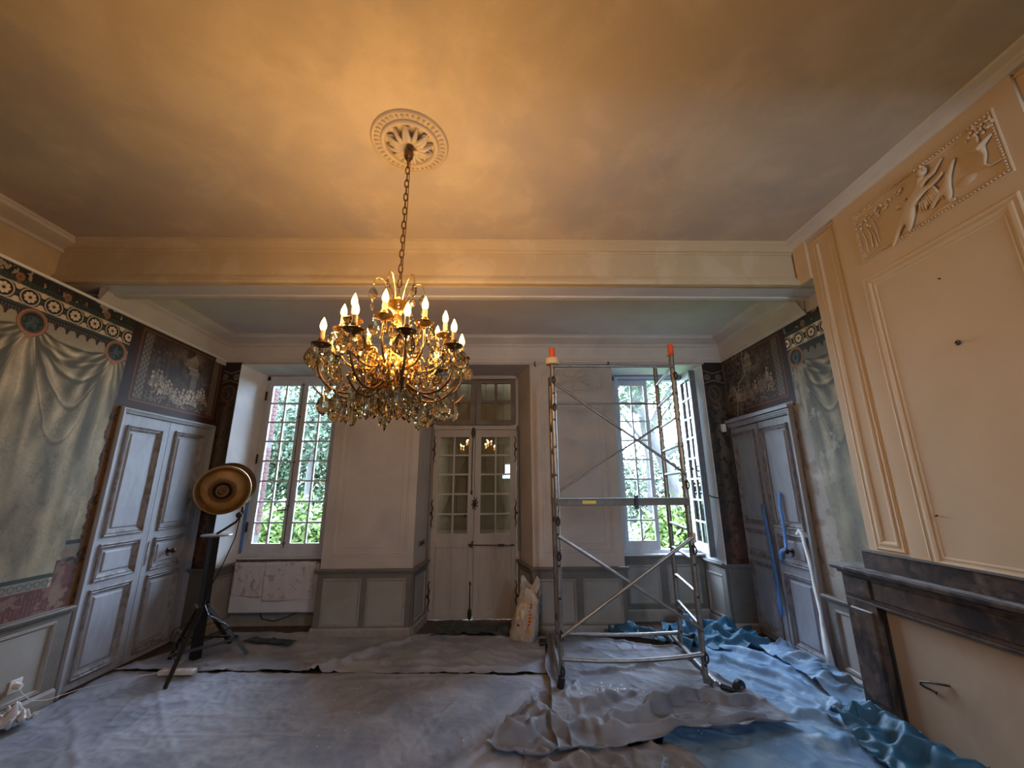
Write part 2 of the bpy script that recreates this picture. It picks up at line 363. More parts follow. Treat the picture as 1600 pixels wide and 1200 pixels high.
# ---- ceilings and beams
MB().box(-4.2, 3.2, 1.15, 3.3, 3.69, 3.8).box(-4.2, 3.2, -1.6, 1.15, 3.69, 3.8).build('ceiling', M['ceiling'], kind='structure', label='cream plaster ceiling with sanded filler patches')
MB().box(-4.1, 3.2, 3.3, 5.6, 3.46, 3.6).build('ceiling_bay', M['ceiling2'], kind='structure', label='lower bluish ceiling of the window bay')
def beam(name, y0, y1, label):
    b = MB().box(-3.84, 2.84, y0, y1, 3.30, 3.75).build(name, M['beam'], kind='structure', label=label)
    for s, yy in ((1, y0), (-1, y1)):
        pth = [(-3.84, yy), (2.60 if s > 0 else 2.84, yy)]
        low = [(0, 3.375), (.008, 3.37), (.012, 3.352), (.024, 3.347), (.026, 3.33), (.038, 3.325), (.04, 3.30), (.034, 3.29), (.034, 3.283), (-.01, 3.283)]
        MB().sweep(pth, [(o*s, z) for o, z in low]).build('lower_moulding', M['beam'], b)
        up = [(0, 3.59), (.01, 3.592), (.014, 3.606), (.03, 3.61), (.033, 3.624), (.05, 3.655), (.065, 3.668), (.067, 3.68), (.075, 3.70)]
        MB().sweep(pth, [(o*s, z) for o, z in up]).build('upper_moulding', M['beam'], b)
    MB().box(-3.84, 2.84, y0+.05, y1-.05, 3.292, 3.31).build('soffit', M['ceiling2'], b)
    MB().box(-3.84, 2.84, y1-.05, y1, 3.275, 3.31).build('soffit_bead', M['cornice'], b)
    return b
beam('trim_1', 3.16, 3.42, 'boxed plaster ceiling beam with stepped mouldings')
beam('trim_2', .72, .95, 'second boxed ceiling beam overhead')

# ---- room behind the camera
wz = struct('wall_rear', 'wall behind the viewer, with unseen openings added to let in daylight')
mb = MB()
for x0, x1, z0, z1 in ((-4.3, 0, 0, 3.75), (.28, 1.8, 0, 3.75), (2.4, 3.3, 0, 3.75), (0, .28, 0, 1.78), (0, .28, 2.3, 3.75), (1.8, 2.4, 0, 1.8), (1.8, 2.4, 2.7, 3.75)):  # wide opening added to light the left side, narrow one for a reflection
    mb.box(x0, x1, -1.5, -1.2, z0, z1)
mb.build('wall_face', M['plaster'], wz)

# ---- wainscots
CAPP = [(0, -.035), (.014, -.03), (.018, -.012), (.034, -.008), (.036, .006), (.03, .014), (0, .016)]
MOULD = [(0, .0), (.0, .010), (.006, .013), (.012, .009), (.018, .012), (.026, .003), (.03, 0)]
def offp(prof, dw): return [(a, b+dw) for a, b in prof]
def wainscot(P, par, u0, u1, panels, z0, z1, cap, base=.10, w=.03, ext=(0, 0), basem='base', name='wainscot'):
    t = empty(name, P.p((u0+u1)/2, 0, 0), parent=par)
    mb = MB(); e = u0
    mb.pbox(P, u0, u1, z1, cap, 0, w); mb.pbox(P, u0, u1, 0, z0, 0, w)
    for a, b in panels: mb.pbox(P, e, a, z0, z1, 0, w); e = b
    mb.pbox(P, e, u1, z0, z1, 0, w)
    mb.build('stile', M['rail'], t)
    for a, b in panels:
        MB().pbox(P, a, b, z0, z1, 0, w-.012).build('panel', M['wpanel'], t)
        MB().frame(P, a-.012, b+.012, z0-.012, z1+.012, offp(MOULD, w-.010)).build('panel_moulding', M['base'], t)
    mb = MB(); pr = [(w+o, cap+z) for o, z in CAPP]
    vs = [P.p(u, z, o) for u in (u0-ext[0], u1+ext[1]) for o, z in pr]; k = len(pr)
    mb.add(vs, [(q, k+q, k+q+1, q+1) for q in range(k-1)] + [tuple(range(k)), tuple(range(2*k-1, k-1, -1)), (0, k-1, 2*k-1, k)])
    mb.build('cap', M['rail'], t)
    pr = [(0, 0), (w+.02, 0), (w+.02, base-.02), (w+.012, base-.008), (w, base), (0, base)]
    vs = [P.p(u, z, o) for u in (u0-ext[0]*.6, u1+ext[1]*.6) for o, z in pr]; k = len(pr)
    MB().add(vs, [(q, k+q, k+(q+1) % k, (q+1) % k) for q in range(k)] + [tuple(range(k)), tuple(range(2*k-1, k-1, -1))]).build('baseboard', M[basem], t)
wainscot(PL, wl, -1.2, 3.66, [(-.9, .35), (.55, 1.8), (2.02, 3.545)], .125, .585, .665)
wainscot(PL, wl, 5.0, 5.02, [], .125, .585, .665)
wainscot(PR, wr, 3.12, 3.82, [(3.22, 3.72)], .13, .56, .655)
wainscot(PB, wb, -2.10, -1.045, [(-2.02, -1.62), (-1.53, -1.12)], .125, .585, .685, ext=(.035, .03))
wainscot(PB, wb, .335, 1.385, [(.41, .80), (.905, 1.32)], .125, .56, .685, ext=(.03, .035))
wainscot(PB, wb, -3.57, -3.352, [], .125, .58, .70)
wainscot(PB, wb, 2.572, 2.84, [], .125, .58, .70)
def pl2(a, b):   # plane through two plan points seen from the room (b to the right of a)
    a = Vector((*a, 0)); b = Vector((*b, 0)); U = (b-a).normalized(); return Plane(a, U, (0, 0, 1), (U.y, -U.x, 0)), (b-a).length
P_, l_ = pl2((-3.35, 4.97), (-3.29, 5.42)); 
wainscot(P_, wb, 0, l_, [(.07, l_-.06)], .125, .585, .70, w=.02)
P_, l_ = pl2((2.525, 5.42), (2.57, 4.97)); wainscot(P_, wb, 0, l_, [(.07, l_-.08)], .125, .57, .70, w=.02)
P_, l_ = pl2((-1.045, 4.97), (-.985, 5.46)); wainscot(P_, wb, 0, l_, [(.07, l_-.07)], .125, .585, .69, w=.02)
P_, l_ = pl2((.195, 5.46), (.33, 4.97)); wainscot(P_, wb, 0, l_, [(.07, l_-.07)], .125, .585, .69, w=.02)
PA = Plane((0, 5.41, 0), (1, 0, 0), (0, 0, 1), (0, -1, 0))
wainscot(PA, wb, 1.47, 2.52, [(1.55, 1.93), (2.05, 2.43)], .20, .62, .735, w=.015, base=.13)
wainscot(PA, wb, -3.29, -2.2, [(-3.2, -2.8), (-2.7, -2.3)], .20, .62, .735, w=.015, base=.13)
# ---- upper pier panels
THIN = [(0, 0), (0, .006), (.008, .009), (.016, .005), (.026, .005), (.032, .009), (.04, .003), (.044, 0)]
TH2 = [(0, 0), (.0, .004), (.006, .006), (.012, 0)]
for a, b, z0, z1 in ((-1.99, -1.11, .82, 3.06), (.46, 1.29, .85, 2.66)):
    MB().frame(PB, a, b, z0, z1, THIN).build('panel_moulding', M['plaster'], wb)
    MB().frame(PB, a+.10, b-.10, z0+.10, z1-.10, TH2).build('inner_moulding', M['plaster'], wb)
MB().frame(PB, .44, 1.28, 2.735, 3.085, THIN, notch=.055).build('panel_moulding', M['plaster'], wb)
MB().pbox(PB, -3.2, 2.6, 3.125, 3.145, 0, .012).build('fillet', M['plaster'], wb)
# small foliage and trophy relief over the right pier
rb = MB(); r_ = random.Random(3)
def spray(mb, P, u, v, n, L0, r, sx=1):
    for k in range(n):
        a = 2*PI*k/n + r_.uniform(-.25, .25); L = L0*r_.uniform(.5, 1)
        pts = [P.p(u+sx*math.cos(a+.25*math.sin(t*3))*L*t, v+math.sin(a+.3*t)*L*t*.55, .010+.004*math.sin(t*3)) for t in (0, .35, .7, 1)]
        mb.tube(pts, [r, r*1.3, r, r*.3], 6)
        if k % 2: mb.blob(pts[-1], (r*1.7, r*1.2, r*1.5), seg=6, ring=4)
spray(rb, PB, .86, 2.92, 15, .22, .0085, 1.1)
rb.tube([PB.p(.62, 2.86, .012), PB.p(.80, 2.91, .02), PB.p(1.06, 2.97, .012)], [.006, .012, .006], 6)
rb.tube([PB.p(1.10, 2.84, .012), PB.p(.90, 2.93, .02), PB.p(.70, 3.0, .012)], [.006, .01, .006], 6)
for q in range(8):
    a = PI*q/7*1.7; rb.blob(PB.p(.72+.05*math.cos(a), 3.0+.035*math.sin(a), .01), (.012, .01, .012), seg=6, ring=4)
rb.build('trophy_relief', M['plaster'], wb, smooth=True)

# ---- chimney breast (right)
cb = MB().box(2.60, 2.9, 1.19, 3.01, 0, 3.75).build('wall_chimney', M['breast'], kind='structure', label='cream chimney breast with moulded panels above the fireplace')
mb = MB().box(2.578, 2.61, 1.55, 2.69, 1.05, 3.70); mb.build('centre_step', M['breast'], cb)
PS = Plane((2.578, 0, 0), (0, 1, 0), (0, 0, 1), (-1, 0, 0))
BIG = [(0, 0), (0, .005), (.008, .009), (.016, .006), (.03, .006), (.036, .010), (.048, .011), (.058, .004), (.068, .003), (.074, .005), (.082, .002), (.085, 0)]
MB().frame(PBR, 2.73, 2.945, 1.16, 3.585, BIG[:8] + [(.062, 0)]).build('pilaster_moulding', M['breast'], cb)
MB().frame(PBR, 1.25, 1.52, 1.16, 3.585, BIG[:8] + [(.062, 0)]).build('pilaster_moulding', M['breast'], cb)
MB().frame(PS, 1.66, 2.565, 1.10, 3.02, BIG).build('overmantel_moulding', M['breast'], cb)
MB().pbox(PBR, 1.19, 3.01, 3.595, 3.607, 0, .008).build('fillet', M['breast'], cb)
MB().sweep([(2.60, 3.16), (2.60, 3.02), (2.60, 1.22)][::1], [(0, 3.62), (.03, 3.625), (.045, 3.64), (.055, 3.645), (.06, 3.66), (.10, 3.675), (.11, 3.70)]).build('crown_moulding', M['cornice'], cb)
# relief frame: beaded rectangle with stepped corners
rel = MB(); c0, c1, z0, z1 = 1.645, 2.535, 3.125, 3.525
rel.frame(PS, c0, c1, z0, z1, [(0, 0), (0, .007), (.006, .009), (.012, .003), (.03, .003), (.034, .007), (.04, 0)], notch=.0)
rel.build('relief_frame', M['breast'], cb)
bead = MB().blob(PS.p(c0+.02, z0+.02, .006), (.0075, .0085, .0075), seg=6, ring=4); bo = bead.build('bead', M['breast'], cb, W=Matrix.Translation(PS.p(c0+.02, z0+.02, .006)), smooth=True)
pts = []
n_u, n_v = 46, 20
for i in range(n_u): pts += [(c0+.02+(c1-c0-.04)*i/(n_u-1), z) for z in (z0+.02, z1-.02)]
for i in range(1, n_v-1): pts += [(u, z0+.02+(z1-z0-.04)*i/(n_v-1)) for u in (c0+.02, c1-.02)]
for u, v in pts[1:]: inst(bo, Matrix.Translation(PS.p(u, v, .006)), cb)

# winged child running: built as one continuous skinned figure in low relief
def skin_fig(name, chains, par, m, P, w0=.012, flat=.55, sub=2, **kw):
    """chains: list of [(u,v,w,r),...]; chains starting at the index of a shared vertex given as ('@',i)"""
    vs = []; es = []; rr = []
    for ch in chains:
        prev = None
        for q in ch:
            if q[0] == '@': prev = q[1]; continue
            vs.append((q[0], q[1], q[2])); rr.append(q[3])
            if prev is not None: es.append((prev, len(vs)-1))
            prev = len(vs)-1
    me = bpy.data.meshes.new(name); me.from_pydata(vs, es, []); o = bpy.data.objects.new(name, me)
    Wm = Matrix((P.U, P.V, P.N)).transposed().to_4x4(); Wm.translation = P.O + P.N*w0
    link(o, par, Wm @ Matrix.Diagonal((1, 1, flat, 1)))
    md = o.modifiers.new('skin', 'SKIN'); md.use_smooth_shade = True
    sk = me.skin_vertices[0].data
    for i, r in enumerate(rr): sk[i].radius = (r, r)
    sk[0].use_root = True
    s = o.modifiers.new('sub', 'SUBSURF'); s.levels = sub; s.render_levels = sub
    me.materials.append(m); return tag(o, **kw)
# body coordinates in the breast plane: u = depth (larger = further = left in the photo), v = height
fig = [[(2.15, 3.265, 0, .040), (2.125, 3.315, .004, .040), (2.085, 3.355, .006, .044), (2.055, 3.385, .006, .020), (2.035, 3.415, .010, .030), (2.020, 3.435, .012, .030)],   # 0 pelvis..5 head
       [('@', 2), (2.02, 3.395, .012, .019), (1.965, 3.40, .012, .015), (1.925, 3.435, .01, .011), (1.905, 3.452, .008, .010)],      # far arm raised forward
       [('@', 2), (2.03, 3.335, .016, .018), (1.965, 3.34, .018, .015), (1.915, 3.362, .016, .010)],                               # near arm
       [('@', 0), (2.205, 3.235, .004, .030), (2.245, 3.185, .002, .020), (2.285, 3.135, 0, .013), (2.30, 3.115, 0, .010)],          # trailing leg
       [('@', 0), (2.155, 3.205, .012, .028), (2.165, 3.165, .01, .017), (2.185, 3.15, .008, .012)],
       ]
skin_fig('child_figure', fig, cb, M['breast'], PS, .012)
hd = MB().blob(PS.p(2.012, 3.448, .024), (.024, .027, .031)); hd.blob(PS.p(1.990, 3.444, .036), (.008, .010, .008)); r_ = random.Random(2)
for k in range(22):
    a = r_.uniform(-.4, 3.4); hd.blob(PS.p(2.020+.026*math.cos(a), 3.456+.024*math.sin(a), .020+r_.uniform(0, .016)), (.009, .010, .009), seg=6, ring=4)
hd.build('child_head', M['breast'], cb, smooth=True)
wg = MB()
for k in range(6):
    a = R(150-22*k); L = .085-.006*k
    wg.tube([PS.p(2.13+.01*k, 3.30+.012*k, .012), PS.p(2.13+math.cos(a)*-L*.6+.02, 3.32+math.sin(a)*L*.5, .018), PS.p(2.16+.012*k, 3.30+math.sin(a)*L, .008)], [.008, .013, .004], 6)
wg.build('wing', M['breast'], cb, smooth=True)
th = [[(1.93, 3.27, 0, .026), (1.90, 3.33, .006, .020), (1.875, 3.37, .006, .014), (1.85, 3.40, .004, .010)],
      [('@', 0), (1.925, 3.215, .004, .022), (1.935, 3.18, .002, .015), (1.90, 3.168, .002, .010)],
      [('@', 0), (1.99, 3.24, 0, .018), (2.03, 3.20, 0, .012)]]
skin_fig('running_figure', th, cb, M['breast'], PS, .012)
dr = MB()
for k in range(9):
    dr.tube([PS.p(1.99+.012*k, 3.33-.006*k, .012), PS.p(1.97+.012*k, 3.27, .02), PS.p(1.96+.016*k, 3.215+.008*(k % 3), .008)], [.006, .011, .005], 6)
dr.build('carved_drapery', M['breast'], cb, smooth=True)
tr = MB(); r_ = random.Random(11)
for cu, cv, n, s in ((2.42, 3.40, 34, .085), (2.30, 3.43, 26, .06), (1.72, 3.455, 46, .062), (2.20, 3.45, 14, .04)):
    for k in range(n):
        a = r_.uniform(0, 2*PI); d = s*math.sqrt(r_.random()); u = cu+math.cos(a)*d*1.15; v = cv+math.sin(a)*d*.55+(2.42-cu)*.0
        tr.blob(PS.p(u, v, .008), (r_.uniform(.004, .012), .010, r_.uniform(.006, .012)), Matrix.Rotation(a, 3, 'X'), 6, 4)
for u, v, h in ((2.47, 3.19, .18), (2.43, 3.20, .18), (2.38, 3.21, .2), (2.40, 3.18, .15)):
    tr.tube([PS.p(u, v, .004), PS.p(u-.008, v+h*.5, .008), PS.p(u+.012, v+h, .005)], [.007, .005, .003], 6)
tr.build('carved_tree', M['breast'], cb, smooth=True)
bs = MB()   # tall stand with bowl and flowers
bs.tube([PS.p(1.735, 3.43, .012), PS.p(1.735, 3.37, .016), PS.p(1.72, 3.345, .016)], [.006, .007, .012], 8)
bs.tube([PS.p(1.795, 3.385, .012), PS.p(1.735, 3.352, .02), PS.p(1.675, 3.385, .012)], [.006, .020, .006], 8)
bs.tube([PS.p(1.735, 3.35, .012), PS.p(1.725, 3.30, .014), PS.p(1.74, 3.25, .012), PS.p(1.72, 3.225, .008), PS.p(1.665, 3.225, .006)], [.018, .009, .006, .006, .006], 8)
bs.build('flower_stand', M['breast'], cb, smooth=True)
hl = MB(); hl.blob(PS.p(1.84, 3.24, -.002), (.012, .055, .03)); hl.blob(PS.p(1.98, 3.165, -.004), (.012, .10, .022)); hl.blob(PS.p(2.35, 3.16, -.004), (.012, .12, .02)); hl.build('carved_ground', M['breast'], cb, smooth=True)
# nails left in the overmantel panel
for u, v, g in ((2.10, 2.775, 0), (2.461, 1.415, 0)):
    MB().tube([PS.p(u, v, 0), PS.p(u-.006, v-.002, .018)], [.005, .003], 8).build('nail', M['iron'], cb)
ring = MB(); ring.tube([PS.p(2.095+.012*math.cos(a), 2.372+.012*math.sin(a), .012) for a in [R(20*k) for k in range(17)]], .0035, 6)
ring.tube([PS.p(2.105, 2.374, 0), PS.p(2.10, 2.374, .014)], .006, 6); ring.build('wall_hook', M['iron'], cb)

# ---- panelled double doors left and right
DM = [(0, 0), (0, .016), (.008, .02), (.016, .014), (.022, .006), (.03, .010), (.04, .002), (.052, -.006)]
def door_leaf(P, par, u0, u1, panels, z1, face=0.0, thick=.035):
    t = empty('leaf', P.p(u0, 0, face), parent=par); mb = MB(); w0, w1 = face-thick, face
    a, b = panels[0][0], panels[0][1]
    mb.pbox(P, u0, a, .01, z1, w0, w1); mb.pbox(P, b, u1, .01, z1, w0, w1)
    zs = sorted([(p[2], p[3]) for p in panels]); e = .01
    for q0, q1 in zs: mb.pbox(P, a, b, e, q0, w0, w1); e = q1
    mb.pbox(P, a, b, e, z1, w0, w1); mb.build('stile', M['door'], t)
    for a, b, q0, q1 in panels:
        m2 = MB().pbox(P, a, b, q0, q1, face-.03, face-.012); m2.bevbox(P, a+.055, b-.055, q0+.055, q1-.055, face-.012, face-.002, .012)
        m2.build('panel', M['dpanel'], t)
        MB().frame(P, a-.012, b+.012, q0-.012, q1+.012, offp(DM, face-.004)).build('panel_moulding', M['dmould'], t)
    return t
def casing(P, par, u0, u1, z1, wd=.075, w=.035, head=0):
    pr = [(0, 0), (0, w*.5), (.010, w), (.022, w), (.03, w*.75), (wd-.02, w*.75), (wd-.012, w*.55), (wd-.004, w*.5), (wd, 0)]
    for nm, pa, pb in (('frame', None, None),):
        cor = [(u0-wd, 0), (u0-wd, z1+wd), (u1+wd, z1+wd), (u1+wd, 0)]; k = len(pr); vs = []; fs = []
        for i, (u, v) in enumerate(cor):
            su = 1 if i < 2 else -1; sv = 0 if i in (0, 3) else -1
            for o, h in pr: vs.append(P.p(u+su*o, v+sv*o, h))
        for i in range(3):
            for q in range(k-1): fs.append((i*k+q, (i+1)*k+q, (i+1)*k+q+1, i*k+q+1))
        MB().add(vs, fs).build('frame', M['door'], par)
    if head: MB().pbox(P, u0-wd-.01, u1+wd+.01, z1+wd, z1+wd+.035, 0, w+.02).build('cornice_strip', M['door'], par)
d1 = empty('door_1', PL.p(4.33, 0, 0), 'grey panelled double door in the left wall, behind the tripod lamp', None, None, 'structure')
casing(PL, d1, 3.745, 4.905, 2.275, wd=.055)
Lf = door_leaf(PL, d1, 3.747, 4.297, [(3.815, 4.205, .085, .745), (3.815, 4.205, .825, 1.11), (3.815, 4.205, 1.19, 2.16)], 2.272)
Rt = door_leaf(PL, d1, 4.303, 4.903, [(4.40, 4.80, .075, .745), (4.40, 4.80, .81, 1.10), (4.40, 4.80, 1.185, 2.18)], 2.272)
def knob(P, u, v, w, par, m='iron'):
    k = MB(); Wk = Matrix((P.U, P.V, P.N)).transposed().to_4x4(); Wk.translation = P.p(u, v, w)
    k.lathe([(0.001, 0), (.028, 0), (.028, .006), (.010, .012), (.009, .035), (.022, .045), (.026, .06), (.018, .072), (.001, .076)], Wk, 16)
    k.tube([P.p(u-.02, v-.012, w+.006), P.p(u-.05, v-.03, w+.03), P.p(u-.03, v-.045, w+.04)], [.006, .007, .005], 8)
    k.build('knob', M[m], par, smooth=True)
knob(PL, 4.60, .958, -.0, Rt)
MB().pbox(PL, 4.325, 4.345, .86, 1.08, 0, .006).build('keyplate', M['dmould'], Rt)
MB().pbox(PL, 3.3, 5.6, -.02, 2.4, -.5, -.06).build('dark_backing', M['void'], d1)
d2 = empty('door_2', PR.p(4.48, 0, 0), 'grey panelled double door in the right wall, with blue tape on it', None, None, 'structure')
casing(PR, d2, 3.895, 5.06, 2.28, wd=.06, w=.045, head=1)
# the near leaf is closed; the far one stands slightly behind it
Ln = door_leaf(PR, d2, 3.90, 4.418, [(3.965, 4.355, .075, .73), (3.965, 4.36, .83, 1.105), (3.965, 4.395, 1.178, 2.195)], 2.275)
Lr = door_leaf(PR, d2, 4.455, 5.055, [(4.545, 4.945, .07, .75), (4.545, 4.95, .83, 1.098), (4.53, 4.95, 1.174, 2.205)], 2.275, face=-.012)
knob(PR, 4.184, .96, 0, Ln)
MB().pbox(PR, 3.8, 5.2, -.02, 2.4, -.5, -.07).build('dark_backing', M['void'], d2)

# ---- windows
def sash(par, O, ang, w, z0, z1, rows, cols, stile=.048, rail=.07, brail=.11, bar=.021, th=.045, m='win', g=GL, edge=None, name='casement'):
    """glazed leaf: hinge edge at O, running along ang; local x = width"""
    W = Matrix.Translation((O[0], O[1], z0)) @ Matrix.Rotation(ang, 4, 'Z'); h = z1-z0
    P = Plane((0, 0, 0), (1, 0, 0), (0, 0, 1), (0, -1, 0)); mb = MB(); t = th/2
    mb.pbox(P, 0, stile, 0, h, -t, t).pbox(P, w-stile, w, 0, h, -t, t).pbox(P, stile, w-stile, 0, brail, -t, t).pbox(P, stile, w-stile, h-rail, h, -t, t)
    pw = (w-2*stile-(cols-1)*bar)/cols; ph = (h-brail-rail-(rows-1)*bar)/rows
    gb = MB()
    for c in range(1, cols): x = stile+c*pw+(c-1)*bar; gb.pbox(P, x, x+bar, brail, h-rail, -t*.7, t*.7)
    for r in range(1, rows): z = brail+r*ph+(r-1)*bar; gb.pbox(P, stile, w-stile, z, z+bar, -t*.65, t*.65)
    mb.v = [W @ v for v in mb.v]; gb.v = [W @ v for v in gb.v]
    lf = mb.build(name, M[m], par, W=W, bevel=.004); gb.build('glazing_bars', M[m], lf)
    pane = None
    for r in range(rows):
        for c in range(cols):
            x = stile+c*(pw+bar)+pw/2; z = brail+r*(ph+bar)+ph/2; Wp = W @ Matrix.Translation((x, 0, z)) @ Matrix.Rotation(random.uniform(-.006, .006), 4, 'Z') @ Matrix.Rotation(random.uniform(-.005, .005), 4, 'X')
            if pane is None:
                q = MB().box(-pw/2-.004, pw/2+.004, -.0015, .0015, -ph/2-.004, ph/2+.004); q.v = [Wp @ v for v in q.v]
                pane = q.build('pane', g, lf, W=Wp)
            else: inst(pane, Wp, lf)
    return lf
def winframe(name, x0, x1, z0, z1, label, y=5.47):
    t = empty(name, ((x0+x1)/2, y, z0), label, None, None, 'structure'); mb = MB()
    mb.box(x0, x0+.05, y-.02, y+.05, z0, z1).box(x1-.05, x1, y-.02, y+.06, z0, z1).box(x0, x1, y-.02, y+.06, z1-.06, z1).box(x0, x1, y-.03, y+.07, z0, z0+.045)
    mb.build('frame', M['win'], t, bevel=.004)
    MB().box(x0-.02, x1+.04, y-.11, y+.06, z0-.028, z0+.002).build('sill', M['win'], t, bevel=.005)
    return t
w1 = winframe('window_1', -3.29, -2.24, .757, 3.09, 'tall small-paned window on the left, both casements shut')
Sa = sash(w1, (-3.24, 5.47), 0, .47, .80, 3.03, 8, 2); Sb = sash(w1, (-2.76, 5.47), 0, .47, .80, 3.03, 8, 2)
MB().box(-2.79, -2.745, 5.425, 5.45, .80, 3.05).build('meeting_stile', M['win'], w1, bevel=.004)
esp = MB().tube([(-2.765, 5.415, .86), (-2.765, 5.415, 2.98)], .007, 8)
for z in (.9, 1.35, 1.9, 2.5, 2.95): esp.box(-2.78, -2.75, 5.405, 5.43, z, z+.03)
esp.tube([(-2.765, 5.41, 1.32), (-2.79, 5.375, 1.32), (-2.87, 5.36, 1.31)], [.012, .011, .008], 8)
esp.build('espagnolette', M['wine'], w1)
for z in (1.05, 1.9, 2.75): MB().tube([(-3.262, 5.43, z), (-3.262, 5.43, z+.12)], .012, 8).build('hinge', M['iron'], w1)
MB().box(-3.290, -3.284, 5.38, 5.44, .80, 1.75).build('blue_tape_strip', M['tape'], w1)
w2 = winframe('window_2', 1.50, 2.53, .757, 3.09, 'tall small-paned window behind the scaffold, right casement swung inward')
sash(w2, (1.55, 5.47), 0, .455, .80, 3.03, 8, 2)
op = sash(w2, (2.485, 5.44), R(-96), .45, .80, 3.03, 8, 2)
MB().box(1.60, 2.46, 5.42, 5.445, 3.035, 3.05).build('blue_tape_strip', M['tape'], w2)
W_ = world(op); e_ = MB()
for x_, z_ in ((.452, 0),): e_.box(x_-.02, x_+.012, -.035, .035, -.02, 2.25)
e_.v = [W_ @ v for v in e_.v]; e_.build('meeting_edge', M['wine'], op)
MB().tube([(2.44, 4.99, 1.50), (2.50, 4.975, 1.46), (2.57, 4.965, 1.445)], .008, 6).build('stay_hook', M['iron'], w2)

# ---- central French door
d3 = empty('door_3', (-.395, 5.5, 0), 'small-paned French double door with iron fittings and a brown fanlight', None, None, 'structure')
MB().box(-.985, -.955, 5.46, 5.55, 0, 3.1).box(.165, .195, 5.46, 5.55, 0, 3.1).box(-.985, .195, 5.46, 5.55, 2.345, 2.40).box(-.985, .195, 5.46, 5.55, 3.06, 3.10).build('frame', M['fdoor'], d3, bevel=.004)
for z0, z1, x in ((.3, 3.1, -.975), (.8, 2.35, .185)):
    MB().box(x-.012, x+.012, 5.44, 5.463, z0, z1).build('sealing_strip', M['rail'], d3)
tz0, tz1 = 2.415, 3.055
tA = sash(d3, (-.952, 5.52), 0, .555, tz0, tz1, 2, 2, stile=.07, rail=.05, brail=.07, bar=.035, m='transom', g=GL2, name='fanlight')
tB = sash(d3, (-.393, 5.52), 0, .555, tz0, tz1, 2, 2, stile=.07, rail=.05, brail=.07, bar=.035, m='transom', g=GL2, name='fanlight')
def fleaf(x0, w):
    lf = sash(d3, (x0, 5.50), 0, w, .905, 2.343, 5, 2, stile=.078, rail=.10, brail=.10, bar=.022, m='fdoor', g=GL2, name='leaf')
    mb = MB().box(x0, x0+.07, 5.478, 5.522, .02, .905).box(x0+w-.07, x0+w, 5.478, 5.522, .02, .905).box(x0+.07, x0+w-.07, 5.478, 5.522, .02, .12).box(x0+.07, x0+w-.07, 5.478, 5.522, .84, .905)
    mb.build('lower_rail', M['fdoor'], lf, bevel=.004)
    n = 2; pw = (w-.14)/n
    for k in range(n): MB().box(x0+.07+k*pw+.002, x0+.07+(k+1)*pw-.002, 5.492, 5.512, .12, .84).build('board', M['fdoor'], lf, bevel=.004)
    return lf
fA = fleaf(-.95, .553); fB = fleaf(-.393, .553)
PD = Plane((0, 5.476, 0), (1, 0, 0), (0, 0, 1), (0, -1, 0))
def strap(u, v, s, par, h=.19):
    mb = MB()
    for q in (1, -1):
        mb.tube([PD.p(u, v, .006), PD.p(u+s*.018, v+q*h*.3, .01), PD.p(u-s*.004, v+q*h*.62, .008), PD.p(u+s*.014, v+q*h*.9, .008), PD.p(u+s*.03, v+q*h*.86, .008)], [.016, .014, .013, .008, .004], 8, flat=.5)
    mb.tube([PD.p(u-s*.035, v, .008), PD.p(u+s*.01, v, .012)], [.016, .016], 8)
    mb.build('strap_hinge', M['iron'], par, smooth=True)
for z in (2.08, 1.26, .28): strap(-.945, z, 1, fA); strap(.155, z, -1, fB)
bo_ = MB().tube([PD.p(-.418, 2.37, .012), PD.p(-.418, 2.24, .012)], [.02, .02], 8).tube([PD.p(-.415, 2.33, .012), PD.p(-.43, 2.1, .012), PD.p(-.43, 1.56, .012)], .006, 8)
bo_.blob(PD.p(-.43, 1.52, .012), (.014, .012, .035)); bo_.blob(PD.p(-.418, 2.30, .016), (.028, .014, .06)); bo_.build('top_bolt', M['iron'], fA, smooth=True)
lk = MB()
for k in range(8):
    a = 2*PI*k/8; lk.tube([PD.p(-.385, 1.38, .01), PD.p(-.385+math.cos(a)*.03, 1.38+math.sin(a)*.045, .014), PD.p(-.385+math.cos(a+.3)*.048, 1.38+math.sin(a+.3)*.085, .008)], [.01, .009, .004], 6)
lk.blob(PD.p(-.385, 1.38, .025), (.02, .03, .025)); lk.build('lock', M['iron'], fB, smooth=True)
hb = MB().tube([PD.p(-.46, .872, .012), PD.p(.13, .862, .012)], .007, 8)
for u, h in ((-.43, .04), (-.06, .03), (-.02, .03), (.10, .02)): hb.box(u-.02, u+.02, 5.455, 5.478, .867-h*.5, .867+h*.5)
hb.tube([PD.p(-.41, .92, .014), PD.p(-.41, .83, .014)], [.01, .006], 8); hb.build('sliding_bolt', M['iron'], fB)
fb = MB().tube([PD.p(-.428, .40, .012), PD.p(-.428, .05, .012)], .007, 8); fb.blob(PD.p(-.428, .08, .012), (.026, .014, .07)); fb.blob(PD.p(-.428, .42, .012), (.014, .012, .025)); fb.build('foot_bolt', M['iron'], fA, smooth=True)
kn = MB().blob(PD.p(-.505, 1.225, .0), (.02, .02, .02)); kn.build('knob', M['iron'], fA, smooth=True)
